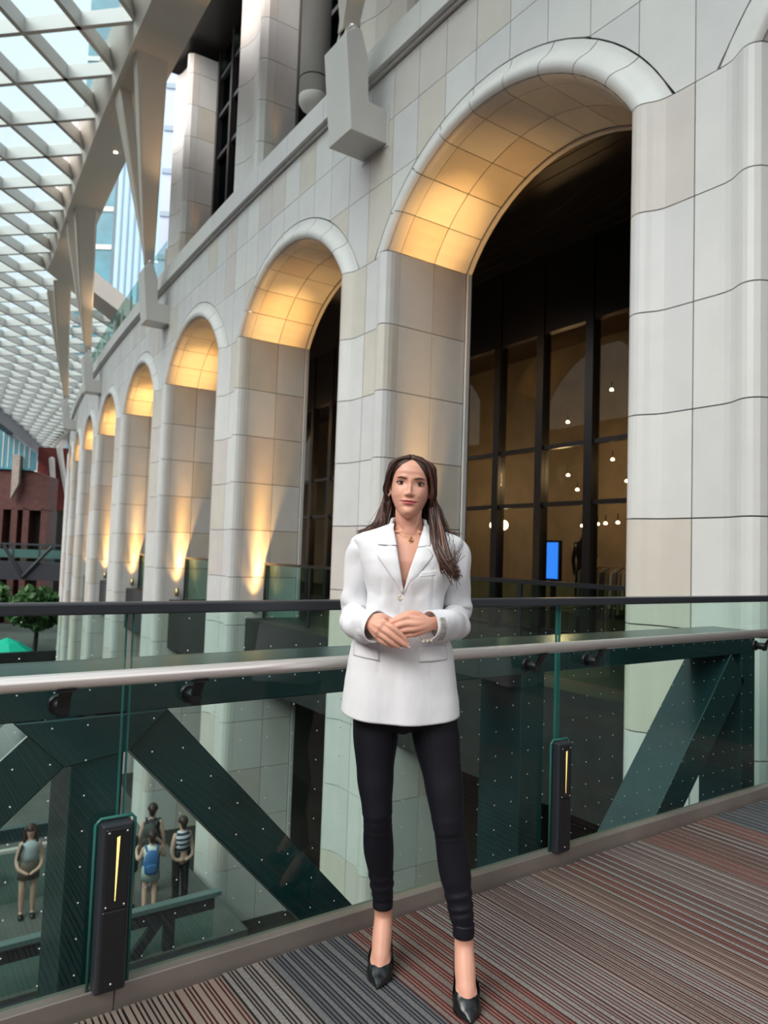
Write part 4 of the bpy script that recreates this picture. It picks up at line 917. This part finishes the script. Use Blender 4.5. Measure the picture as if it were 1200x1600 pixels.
# leggings
q = MB()
for s in (-1, 1):
    sp = smooth_path(LEGP[s][:-1], 8); P_ = []; R_ = []
    for p, r in sp:
        wr = 0
        if p.z < .36: wr = .0018*sin(p.z*330+s)+.0012*sin(p.z*190)
        if .47 < p.z < .55: wr = .001*sin(p.z*260)
        P_.append(p); R_.append(r+.003+wr)
    q.tube(P_, R_, 26, caps='round')
q.loft([[Vector((w*cos(a), yy*sin(a)-.01, z)) for a in [2*pi*i/28 for i in range(28)]] for z, w, yy in ((.80, .02, .05), (.84, .12, .085), (.90, .165, .105), (1.0, .16, .105), (1.06, .14, .09))])
v, f = remeshed(q, .0042, 2); q = MB(); q.v = v; q.f = f; q.sm = [True]*len(f); q.mi = [0]*len(f)
lg = wobj(q, 'leggings', M_leg)
for s in (-1, 1):
    p, r = Vector(LEGP[s][-2][:3]), .0285
    q = MB(); q.loft([[p+Vector((cos(a)*rr, sin(a)*rr, dz)) for a in [2*pi*i/26 for i in range(26)]] for rr, dz in ((.0335, .02), (.0345, .014), (.0335, .008), (.0348, .002), (.0340, -.008), (.0345, -.014), (.0335, -.020), (.0300, -.019))]); wobj(q, 'ankle_cuff', M_leg, lg)
# shoes
for s in (-1, 1):
    an, toe = FT_[s]; d = toe-an; d.z = 0; L = d.length; d.normalize(); n = Vector((d.y, -d.x, 0))*-1
    heel = Vector((an.x, an.y, 0))-d*.050; T = lambda a, b, z: heel+d*a+n*b+ZU*z
    LL = (Vector((toe.x, toe.y, 0))-heel).length
    def sole_z(t): return interp([(0, .088), (.16, .080), (.38, .042), (.55, .010), (.66, .003), (1., .004)], t)[0]
    def wid(t): return interp([(0, .016), (.08, .027), (.25, .030), (.42, .035), (.56, .042), (.66, .0435), (.78, .034), (.91, .015), (1., .0025)], t)[0]
    sh = MB(); nT = 30
    rings = []
    for i in range(nT+1):     # closed toe: vamp
        t = .50+.50*i/nT; h = interp([(.50, .066), (.58, .061), (.70, .045), (.85, .025), (1., .006)], t)[0]; w = wid(t); zz = sole_z(t)
        rings.append([T(t*LL, w*cos(a)*(1 if sin(a) > -.2 else .92), zz+(h*max(sin(a), 0)**.8 if sin(a) > 0 else .003*sin(a))) for a in [2*pi*k/28 for k in range(28)]])
    sh.loft(rings)
    # side walls and counter: strips from the vamp back round the heel
    for sd in (-1, 1):
        v = []; m = 22
        for i in range(m+1):
            t = .52*(1-i/m); hh = interp([(0, .062), (.12, .050), (.28, .026), (.40, .030), (.52, .052)], t)[0]; w = wid(t)+.0015
            if t < .001: w = .0
            for k in range(4): v.append(T(t*LL-.004*(t < .02), sd*w*(1-.10*k/3*(t < .3)), sole_z(t)+hh*k/3))
        sh.add(v, [(i*4+k, (i+1)*4+k, (i+1)*4+k+1, i*4+k+1) for i in range(m) for k in range(3)], True)
    v = [T(.54*LL*(i/22), sd*wid(.54*i/22), sole_z(.54*i/22)-.001) for i in range(23) for sd in (-1, 1)]; sh.add(v, [(2*i, 2*i+1, 2*i+3, 2*i+2) for i in range(22)], True)
    so_ = wobj(sh, 'pump_shoe', M_shoe); sm_ = so_.modifiers.new('s', 'SOLIDIFY'); sm_.thickness = .0018
    q = MB(); q.loft([[T(.012+.012*0+a*r+.006*(1-u), b*r, z) for a, b in [(cos(t), sin(t)) for t in [2*pi*k/12 for k in range(12)]]] for z, r, u in ((.0, .0055, 0), (.03, .0058, .2), (.06, .010, .6), (.088, .019, 1))]); wobj(q, 'stiletto_heel', M_shoe, so_)
# jacket torso
JT = [(.862, .190, .118, .125, -.010), (.90, .187, .117, .125, -.010), (.96, .180, .113, .122, -.012), (1.02, .172, .107, .115, -.012), (1.08, .163, .100, .105, -.012), (1.14, .134, .093, .095, -.010), (1.19, .122, .091, .090, -.008), (1.25, .124, .100, .092, -.004), (1.31, .142, .117, .097, 0), (1.36, .158, .111, .098, 0), (1.40, .168, .092, .095, 0), (1.422, .178, .074, .086, 0), (1.436, .176, .062, .078, 0), (1.447, .155, .052, .070, 0), (1.458, .118, .046, .062, 0), (1.470, .088, .045, .058, 0), (1.480, .062, .042, .052, 0)]
def jy(x, z):
    w, yf, yb, xc = interp(JT, z); k = max(0., 1-abs((x-xc)/w)**2.5); return yf*k**(1/2.5)
def vhalf(z):      # neck opening edges (x_left, x_right) at height z
    if z < 1.262: return None
    t = min(1, (z-1.262)/(1.484-1.262)); return -.019-.036*t**.9-.016*min(1, t*5), -.017+.060*t**.9+.014*min(1, t*5)
q = MB(); NAj, NZj = 200, 120; zt = [.852+(1.480-.852)*j/(NZj-1) for j in range(NZj)]
def jp(a, z, off=0):
    w, yf, yb, xc = interp(JT, z); c, s = sin(a), cos(a)
    zz = z
    if z < .95: zz = z-(.95-z)*(.10*math.cos(a)*0+.0)+(.95-z)/.10*.018*abs(c)**2-(.95-z)/.10*.004*(s > 0)
    x = xc+(w+off)*math.copysign(abs(c)**.8, c); y = (yf if s > 0 else yb)*math.copysign(abs(s)**.8, s); y += math.copysign(off, s)*(abs(s)**.5)
    if s > 0:
        y += .0035 if x > -.019 else 0       # overlapping front edge
        y += .0022*g(x+.085, .006)*(-1)*(1 if 1.0 < z < 1.34 else 0)-.0022*g(x-.078, .006)*(1 if 1.0 < z < 1.34 else 0)
        y += .004*g(z-1.262, .02)*g(x+.02, .05)*sin((x)*160)*.5+.0025*sin(x*70+z*25)*g(z-1.19, .05)+.002*sin(z*90+x*60)*g(z-1.17, .04)
        y += .004*sin(x*42+1)*(max(0, 1.08-z)/.2)+.0022*sin((x+.02)*60/(abs(z-1.245)*6+.6))*g(z-1.245, .09)+.0015*sin(z*70-x*30)*g(z-1.33, .05)
    else: y += .002*sin(x*50)
    y += .0025*sin(z*60+a*3)*g(abs(c)-1, .3)*g(z-1.2, .12)
    return Vector((x, y, zz))
vid = {}; fs = []
for j, z in enumerate(zt):
    for i in range(NAj): vid[i, j] = len(q.v); q.v.append(jp(2*pi*i/NAj, z))
for j in range(NZj-1):
    for i in range(NAj):
        a, b = vid[i, j], vid[(i+1) % NAj, j]; c, d = vid[(i+1) % NAj, j+1], vid[i, j+1]; m = (q.v[a]+q.v[b]+q.v[c]+q.v[d])/4
        h = vhalf(m.z)
        if h and m.y > .0 and h[0] < m.x < h[1]: continue
        fs.append((a, b, c, d))
q.f = fs; q.sm = [True]*len(fs); q.mi = [0]*len(fs)
jk = wobj(q, 'blazer', M_jacket); so2 = jk.modifiers.new('s', 'SOLIDIFY'); so2.thickness = .004; so2.offset = -1
# sleeves
def sleeve(pts, fl, name):
    q = MB(); sp = smooth_path(pts, 9); n = 30; rings = []; N = None
    C_ = [p for p, r in sp]; Rr = [r for p, r in sp]
    for i, c in enumerate(C_):
        t = (C_[min(i+1, len(C_)-1)]-C_[max(i-1, 0)]).normalized()
        up = Vector((0, 1, 0)) if i == 0 else N
        N = (up-t*up.dot(t)).normalized(); B = t.cross(N); u = i/(len(C_)-1); rg = []
        for k in range(n):
            a = 2*pi*k/n; r = Rr[i]; wr = .0050*sin(u*44+2*cos(a+.5))*g(u-.52, .15)+.0032*sin(u*58+3*sin(a*1))*g(u-.64, .2)+.0026*sin(u*24+a*2+fl)+.0022*sin(u*15-a*3+fl*2)
            rg.append(c+(N*cos(a)+B*sin(a))*(r+wr))
        rings.append(rg)
    rings.append([C_[-1]+(p-C_[-1])*.90-(C_[-1]-C_[-2]).normalized()*.004 for p in rings[-1]]); rings.append([C_[-1]+(p-C_[-1])*.82-(C_[-1]-C_[-2]).normalized()*.05 for p in rings[-2]])
    q.loft(rings, False); return wobj(q, name, M_jacket, jk)
sleeve([(-.130, -.010, 1.400, .040), (-.152, -.014, 1.388, .050), (-.163, -.022, 1.33, .048), (-.172, -.032, 1.25, .044), (-.174, -.030, 1.19, .045), (-.168, .015, 1.158, .049), (-.148, .085, 1.152, .049), (-.112, .145, 1.154, .049), (-.094, .168, 1.155, .0505)], 0, 'sleeve')
sleeve([(.130, -.010, 1.400, .040), (.154, -.014, 1.390, .050), (.166, -.022, 1.33, .048), (.172, -.032, 1.25, .045), (.172, -.030, 1.195, .045), (.158, .015, 1.164, .049), (.130, .085, 1.162, .049), (.088, .140, 1.162, .049), (.062, .160, 1.163, .0495)], 1.7, 'sleeve')
for s in (-1, 1):   # shoulder pads
    q = MB(); q.tube([(s*.085, -.008, 1.438), (s*.130, -.010, 1.428), (s*.166, -.012, 1.412)], [.020, .028, .030], 18, flat=1.0); wobj(q, 'shoulder_pad', M_jacket, jk)
# lapels, collar, flaps
def panel(name, poly, off, parent=jk, m=M_jacket, sub=9, th=.0035, bulge=0):
    xs = [p[0] for p in poly]; q = MB(); v = []; n = len(poly)//2
    A_, B_ = poly[:n], poly[n:][::-1]
    def along(pl, t):
        L = [0]
        for a, b in zip(pl, pl[1:]): L.append(L[-1]+math.hypot(b[0]-a[0], b[1]-a[1]))
        t *= L[-1]
        for i in range(len(pl)-1):
            if t <= L[i+1]+1e-9: k = (t-L[i])/(L[i+1]-L[i]+1e-9); return pl[i][0]+(pl[i+1][0]-pl[i][0])*k, pl[i][1]+(pl[i+1][1]-pl[i][1])*k
        return pl[-1]
    M_ = sub*2
    for i in range(M_+1):
        a, b = along(A_, i/M_), along(B_, i/M_)
        for k in range(sub+1):
            u = k/sub; x, z = a[0]+(b[0]-a[0])*u, a[1]+(b[1]-a[1])*u
            v.append(Vector((x, jy(x, z)+off+bulge*sin(pi*u)+(.0035 if x > -.019 else 0), z)))
    q.add(v, [(i*(sub+1)+k, (i+1)*(sub+1)+k, (i+1)*(sub+1)+k+1, i*(sub+1)+k+1) for i in range(M_) for k in range(sub)], True)
    o = wobj(q, name, m, parent); md = o.modifiers.new('s', 'SOLIDIFY'); md.thickness = th; md.offset = 1; return o
panel('lapel', [(-.017, 1.258), (-.045, 1.300), (-.103, 1.374), (-.083, 1.400), (-.060, 1.408), (-.041, 1.405), (-.0275, 1.330), (-.0165, 1.262)], .004, bulge=.003)
panel('lapel', [(-.015, 1.258), (.030, 1.318), (.079, 1.380), (.066, 1.400), (.045, 1.408), (.026, 1.405), (.001, 1.330), (-.0155, 1.262)], .0045, bulge=.003)
panel('collar', [(-.058, 1.410), (-.103, 1.410), (-.088, 1.448), (-.062, 1.480), (-.050, 1.480), (-.052, 1.465), (-.046, 1.440), (-.041, 1.409)], .007, bulge=.003)
panel('collar', [(.045, 1.410), (.068, 1.412), (.068, 1.448), (.056, 1.478), (.046, 1.480), (.044, 1.465), (.036, 1.440), (.027, 1.409)], .007, bulge=.003)
q = MB(); rings = []
for i in range(17):
    a = pi*(.0+1.0*i/16); c = Vector((-.003+.055*cos(a), .030-.085*sin(a), 1.470+.014*sin(a)))
    o_ = Vector((cos(a), -sin(a), 0)); rings.append([c+o_*.000, c+ZU*.026+o_*-.004, c+ZU*.027+o_*.004, c-ZU*.012+o_*.016, c-ZU*.016+o_*.012])
q.loft(rings, True); wobj(q, 'collar', M_jacket, jk)
panel('pocket_flap', [(-.166, 1.088), (-.088, 1.082), (-.085, 1.044), (-.166, 1.052)][:2]+[(-.085, 1.044), (-.166, 1.052)], .004, sub=8)
panel('pocket_flap', [(.042, 1.090), (.128, 1.095), (.131, 1.050), (.042, 1.044)], .004, sub=8)
panel('chest_pocket', [(.034, 1.328), (.112, 1.337), (.113, 1.322), (.033, 1.312)], .0025, sub=6, th=.002)
def button(c, r, parent, yn=1):
    q = MB(); q.lathe([(r*.99, 0), (r, .002), (r*.8, .0035), (r*.6, .002), (.0001, .002)], c, 16, axis='y'); o = wobj(q, 'button', M_btn, parent); return o
button(Vector((-.024, jy(-.024, 1.245)+.004, 1.245)), .0085, jk)
sl_ = [c for c in jk.children if c.name.startswith('sleeve')]
for k in range(3): button(Vector((.048+k*.012, .190-k*.004, 1.121+.001*k)), .0045, jk)
q = MB(); v = []
for i in range(5):
    for k in range(9):
        a = -.75+1.3*k/8; u = i/4; v.append(Vector((.064+.017*u+.64*.0585*cos(a), .158-.014*u+.76*.0585*cos(a), 1.163+.0585*sin(a))))
q.add(v, [(i*9+k, (i+1)*9+k, (i+1)*9+k+1, i*9+k+1) for i in range(4) for k in range(8)], True); wobj(q, 'sleeve_patch', M_tag, jk)
# necklace
q = MB(); ch = [Vector((-.048+.096*i/16-.0, 0, 1.470-.030*sin(pi*i/16)**.8)) for i in range(17)]
for p in ch: p.y = .052*sqrt(max(0, 1-(p.x/.056)**2))+.006
q.tube(ch, .0008, 5); nk = wobj(q, 'necklace', M_gold)
q = MB()
for dx, dz in ((0, 0), (-.004, -.008), (.004, -.008), (0, -.015)): q.lathe([(.0001, -.0015), (.0042, 0), (.0001, .0018)], Vector((.006+dx, .062, 1.436+dz)), 10, axis='y')
wobj(q, 'pendant', M_gold, nk)
# hair
hr_ = random.Random(11)
cap = MB(); rings = []
def hairline(a):      # lowest z of hair at azimuth a (0 = front)
    if a > 0: return interp([(0, .183), (.2, .172), (.45, .155), (.7, .134), (1.0, .108), (1.25, .085), (1.6, .07), (2.2, .03), (pi, .02)], a)[0]
    return interp([(0, .183), (.2, .175), (.45, .165), (.7, .150), (1.0, .130), (1.25, .100), (1.6, .07), (2.2, .03), (pi, .02)], -a)[0]
for j in range(22):
    u = j/21; rg = []
    for i in range(64):
        a = -pi+2*pi*i/64; z0 = hairline(a); z = z0+(.1995-z0)*u; off = .001+.0045*min(1, u*2.2)
        rg.append(HW(head_pt(a, z, off)))
    rings.append(rg)
cap.loft(rings, True); hair = MB()
def lock(pts, r, m, wav=.003, ph=0):
    sp = smooth_path([(*p, 1) for p in pts], 6); n = len(sp); P_ = []; R_ = []
    for i, (p, _) in enumerate(sp):
        u = i/(n-1); amp = wav*max(0, u-.3)*1.6
        P_.append(p+Vector((sin(u*11+ph), cos(u*9+ph), .5*sin(u*13+ph*2)))*amp); R_.append(r*(.55+.45*sin(min(1, u*1.6)*pi/2))*(1-.82*max(0, (u-.6)/.4)**1.3))
    hair.tube(P_, R_, 5, caps=None, flat=.55, mi=m)
PART = -.006
for k in range(330):
    s = -1 if k % 2 else 1; t = hr_.random(); yy = .066-.150*t        # position along the parting
    a0 = atan2(PART+s*.004, yy) if False else 0
    zt_ = .1995-.9*(yy+.0)**2*3.2
    start = HW((PART+s*hr_.uniform(.001, .006), yy, min(.204, .2035-3.2*(yy+.006)**2*(1 if yy > 0 else .8))))
    pts = [start]
    az = {1: 1, -1: -1}[s]
    rnd2 = hr_.uniform(-1, 1); lay = hr_.uniform(.003, .014)
    # over the skull: sweep down the side, azimuth depends on t (front locks sweep across the brow)
    a_end = (1.22+.9*t) if s > 0 else (1.50+.75*t)
    a_st = max(.10, atan2(.012, max(yy, .001))) if yy > 0 else 1.2+.9*(-yy/.09)
    for u in (.35, .62, .85, 1.0):
        zz = .192+( (.075 if s > 0 else .082)-.192)*u**1.5; a = a_st+(a_end-a_st)*(u**.75)
        z_h = hairline(a)+.002; zz = max(zz, z_h) if u < .9 else zz
        pts.append(HW(head_pt(s*a, min(zz, .195), lay+.010*u*u)))
    m = hr_.choices((0, 1, 2), (40, 48, 12))[0]
    e = hr_.uniform(0, 1); j = lambda q: hr_.gauss(0, q)
    if s > 0:
        if t < .62 or e < .5:   # over the chest in front
            w = hr_.uniform(-1, 1)
            pts += [Vector((.078+.012*w+j(.003), .012+.02*e, 1.535+j(.004))), Vector((.088+.017*w, .042+.02*e, 1.475+j(.005))), Vector((.094+.020*w, .085+.020*e, 1.425)), Vector((.108+.019*w, .118+.012*e, 1.378)), Vector((.128+.014*w+j(.003), .128+.010*e, 1.345+j(.01))), Vector((.148+.010*w+j(.005), .128+.006*e, 1.322+j(.014)))]
            if hr_.random() < .18: pts[-1] = Vector((.150+j(.012), .12, 1.40+j(.015)))
        else:
            w = hr_.uniform(-1, 1); pts += [Vector((.088+.012*w, -.015, 1.540)), Vector((.104+.014*w, -.01, 1.495+j(.004))), Vector((.122+.010*w, .0, 1.462+j(.005))), Vector((.152+j(.012), .0, 1.452+j(.006)))]
    else:
        w = hr_.uniform(-1, 1)
        pts += [Vector((-.077+.010*w, -.028+.012*e, 1.560+j(.003))), Vector((-.088+.013*w, -.022, 1.515+j(.004))), Vector((-.100+.014*w, -.012, 1.482+j(.004))), Vector((-.125+.012*w, .0, 1.461+.006*e)), Vector((-.152+j(.010), .006, 1.450+j(.004)))]
    lock(pts, hr_.uniform(.0034, .0058), m, .0062, (k//2 % 7)*.9+hr_.uniform(0, .8))
for k in range(60):       # hair behind the neck
    w = hr_.uniform(-1, 1); s = 1 if w > 0 else -1
    pts = [HW(head_pt(s*(2.0+1.1*(1-abs(w))), .15, .006)), HW(head_pt(s*(2.0+1.1*(1-abs(w))), .08, .008)), Vector((w*.085, -.055-.01*hr_.random(), 1.53)), Vector((w*.098, -.055, 1.47)), Vector((w*.11, -.09, 1.42))]
    lock(pts, .008, 0, .002, k)
for k in range(26):       # fly-away strands
    s = hr_.choice((-1, 1)); x = .105*s+hr_.gauss(0, .012)
    pts = [HW(head_pt(s*1.4, .12, .010)), Vector((s*.088, .0, 1.56)), Vector((x, .02, 1.48)), Vector((x*1.12+hr_.gauss(0, .012), .07 if s > 0 else .0, (1.42 if s > 0 else 1.462)+hr_.gauss(0, .01))), Vector((x*1.35+hr_.gauss(0, .012), .10 if s > 0 else .01, (1.37 if s > 0 else 1.452)+hr_.gauss(0, .02)))]
    lock(pts, .0011, 1, .006, k)
hair.add(cap.v, cap.f, True, mi=0)
hobj = wobj(hair, 'hair', None, wm, mats=M_hair); tag(hobj, kind='stuff')
# ------------------------------------------------------------ people on the lower footbridge
def small_person(pos, h, face, label, top, bot, hairc, arms, legs_bare=True, long_hair=False, skirt=.30, cap=None, head_m=None):
    k = h/1.6; root = empty('person'); c, s_ = cos(face), sin(face)
    root.matrix_world = Matrix.Translation(pos) @ Matrix.Rotation(face, 4, 'Z'); tag(root, label, 'person', 'people on the lower footbridge')
    V_ = lambda x, y, z: Vector((x*k, y*k, z*k))      # faces -y
    q = MB(); L = lambda pts: limb(q, [(*V_(a, b, z), r*k) for a, b, z, r in pts], 10, 4)
    L([(0, 0, 1.36, .05), (0, -.005, 1.50, .088), (0, -.005, 1.535, .075)]); L([(0, .01, 1.25, .055), (0, 0, 1.40, .048)])
    L([(0, 0, .82, .13), (0, .0, 1.0, .115), (0, 0, 1.20, .13), (0, 0, 1.27, .085)])
    for sx in (-1, 1):
        L([(sx*.08, 0, .85, .09), (sx*.09, -.01, .5, .058), (sx*.09, .02, .28, .052), (sx*.09, .03, .08, .036)]); L([(sx*.09, .04, .05, .04), (sx*.095, -.10, .03, .034)])
        L([(sx*.14, 0, 1.26, .05)]+[(sx*a if not isinstance(a, tuple) else a[0], b, z, r) for a, b, z, r in arms[0 if sx < 0 else 1]])
    v, f = remeshed(q, .014*k, 2); b = MB(); b.v = v; b.f = f; b.sm = [True]*len(f); b.mi = [0]*len(f); o = b.obj('body', head_m or M_skin, root)
    def ring(prof_, name, m, par=None):
        q = MB(); q.loft([[V_(w*cos(t), d*sin(t)+yy, z) for t in [2*pi*i/20 for i in range(20)]] for z, w, d, yy in prof_]); return q.obj(name, m, par or root)
    ring([(.98, .145, .125, 0), (1.08, .135, .12, 0), (1.18, .155, .135, 0), (1.25, .17, .12, 0), (1.30, .12, .09, 0), (1.33, .06, .06, 0)], 'top', top)
    if skirt: ring([(.98-skirt, .18, .145, 0), (.90, .17, .14, 0), (1.0, .135, .12, 0)], 'shorts', bot)
    else:
        for sx in (-1, 1):
            q = MB(); limb(q, [(*V_(sx*.08, 0, .92), .105*k), (*V_(sx*.09, -.01, .5), .075*k), (*V_(sx*.09, .02, .07), .06*k)], 12, 4); q.obj('trouser_leg', bot, root)
    q = MB(); [q.lathe([(.0001, -.004), (.011*k, -.002), (.0001, .002)], V_(a, -.097, z), 8, axis='y') for a, z in ((-.032, 1.515), (.032, 1.515))]; q.obj('eyes', M_black, root)
    q = MB(); q.tube([V_(-.022, -.086, 1.462), V_(.022, -.086, 1.462)], .006*k, 6); q.obj('mouth', M_lip, root)
    for sx in (-1, 1): q = MB(); q.tube([V_(sx*.09, .05, .04), V_(sx*.095, -.11, .03)], .042*k, 8); q.obj('shoe', M_black, root)
    q = MB(); q.loft([[V_(.098*sin(pi*.5*j/6)*cos(t)*1.0, .105*sin(pi*.5*j/6)*sin(t)+.012, 1.50+.115*cos(pi*.5*j/6)-(.10 if j == 6 and 0 else 0)) for t in [2*pi*i/16 for i in range(16)]] for j in range(7)])
    if long_hair:
        for i in range(9):
            t = -.35+(pi+.7)*i/8; limb(q, [(*V_(.088*cos(t), .09*sin(t)+.01, 1.52), .03*k), (*V_(.10*cos(t), .10*sin(t)+.01, 1.38), .03*k), (*V_(.11*cos(t), .11*sin(t), 1.22), .016*k)], 6, 3)
    else: limb(q, [(*V_(0, .05, 1.50), .075*k), (*V_(0, .06, 1.42), .05*k)], 8, 3)
    q.obj('hair' if not cap else 'cap', cap or hairc, root)
    return root, V_
m_stripe = mat('striped_shirt', (.55, .57, .62), .8); t = m_stripe.node_tree; wv = t.nodes.new('ShaderNodeTexWave'); wv.bands_direction = 'Z'; wv.inputs['Scale'].default_value = 3.6
tcn = t.nodes.new('ShaderNodeTexCoord'); rp = t.nodes.new('ShaderNodeValToRGB'); rp.color_ramp.elements[0].color = (.03, .035, .06, 1); rp.color_ramp.elements[1].color = (.6, .62, .68, 1); rp.color_ramp.elements[0].position = .42; rp.color_ramp.elements[1].position = .5
t.links.new(tcn.outputs['Object'], wv.inputs['Vector']); t.links.new(wv.outputs['Fac'], rp.inputs[0]); t.links.new(rp.outputs[0], t.nodes['Principled BSDF'].inputs['Base Color'])
m_grey = mat('top_greyblue', (.42, .47, .50), .8); m_tee = mat('tee_white', (.62, .64, .64), .8); m_shorts = mat('shorts_pale', (.42, .50, .50), .8); m_plaid = mat('skirt_brown', (.16, .13, .11), .85, noise=.5, nscale=30); m_blk = mat('cloth_black', (.02, .02, .024), .8)
m_blue = mat('backpack_blue', (.03, .13, .33), .7); m_red = mat('cap_red', (.62, .03, .05), .7); m_gg = mat('backpack_olive', (.05, .06, .055), .8); m_skd = mat('skin_shade', (.60, .38, .30), .55)
clasp = [[(.20, .0, 1.02, .04), (.17, -.10, .88, .033), ((-.03,), -.17, .80, .028)], [(.20, .0, 1.02, .04), (.17, -.10, .88, .033), ((.03,), -.17, .80, .028)]]
hang = [[(.21, .01, 1.0, .04), (.22, -.03, .78, .032), (.22, -.05, .70, .035)]]*2
raise_ = [[(.24, -.04, 1.10, .04), (.20, -.14, 1.28, .032), (.08, -.14, 1.40, .03)], [(.23, -.03, 1.06, .04), (.28, -.20, 1.16, .032), (.24, -.28, 1.22, .03)]]
cross = [[(.20, .02, 1.02, .045), (.18, .08, .86, .036), ((-.05,), .14, .82, .03)], [(.20, .02, 1.02, .045), (.18, .08, .86, .036), ((.05,), .14, .82, .03)]]
pa, VA = small_person(Vector((2.54, 13.95, LZ)), 1.56, radians(-8), 'long-haired woman in a pale sleeveless top and brown skirt on the bridge below', m_grey, m_plaid, M_hair[0], clasp, long_hair=True, head_m=m_skd)
q = MB(); limb(q, [(*VA(-.13, -.11, 1.28), .02), (*VA(-.17, -.08, 1.1), .022), (*VA(-.19, .03, .95), .03)], 6, 3); q.obj('bag_strap', m_blk, pa)
pb, VB = small_person(Vector((4.33, 12.95, LZ)), 1.44, radians(165), 'person in a white tee and pale shorts with a blue backpack, seen from behind', m_tee, m_shorts, M_hair[0], raise_, head_m=m_skd)
def backpack(root_xy, k, face, m, label):
    r = empty('backpack'); r.matrix_world = Matrix.Translation(root_xy) @ Matrix.Rotation(face, 4, 'Z'); tag(r, label, 'backpack'); V_ = lambda x, y, z: Vector((x*k, y*k, z*k))
    q = MB(); q.loft([[V_(w*math.copysign(abs(cos(t))**.6, cos(t)), .20+d*math.copysign(abs(sin(t))**.6, sin(t)), z) for t in [2*pi*i/20 for i in range(20)]] for z, w, d in ((.86, .09, .05), (.88, .125, .075), (1.0, .14, .09), (1.16, .13, .08), (1.26, .09, .06), (1.29, .04, .03))]); q.obj('pack_body', m, r)
    q = MB(); q.loft([[V_(w*cos(t), .285+.03*sin(t), z) for t in [2*pi*i/14 for i in range(14)]] for z, w in ((.90, .07), (.92, .10), (1.04, .10), (1.06, .07))]); q.obj('front_pocket', m, r)
    for sx in (-1, 1): q = MB(); limb(q, [(*V_(sx*.09, .14, 1.25), .016), (*V_(sx*.12, .0, 1.32), .018), (*V_(sx*.14, -.12, 1.2), .016), (*V_(sx*.14, .1, .98), .012)], 6, 4); q.obj('strap', m, r)
backpack(Vector((4.33, 12.95, LZ)), .90, radians(165), m_blue, 'blue backpack worn by the person in a white tee below')
small_person(Vector((4.06, 13.35, LZ)), 1.54, radians(200), 'person in black clothes with a red cap half hidden behind the light post', m_blk, m_blk, M_hair[0], hang, cap=m_red, head_m=m_skd)
small_person(Vector((4.95, 13.15, LZ)), 1.52, radians(185), 'man in a dark and pale striped shirt beside the stone pier below', m_stripe, m_blk, M_hair[0], cross, skirt=0, head_m=m_skd)
small_person(Vector((4.62, 13.85, LZ)), 1.60, radians(150), 'person in black carrying an olive backpack beyond the white tee', m_blk, m_blk, M_hair[0], hang, skirt=0, head_m=m_skd)
backpack(Vector((4.62, 13.85, LZ)), 1.0, radians(150), m_gg, 'dark olive backpack on the person farthest back below')
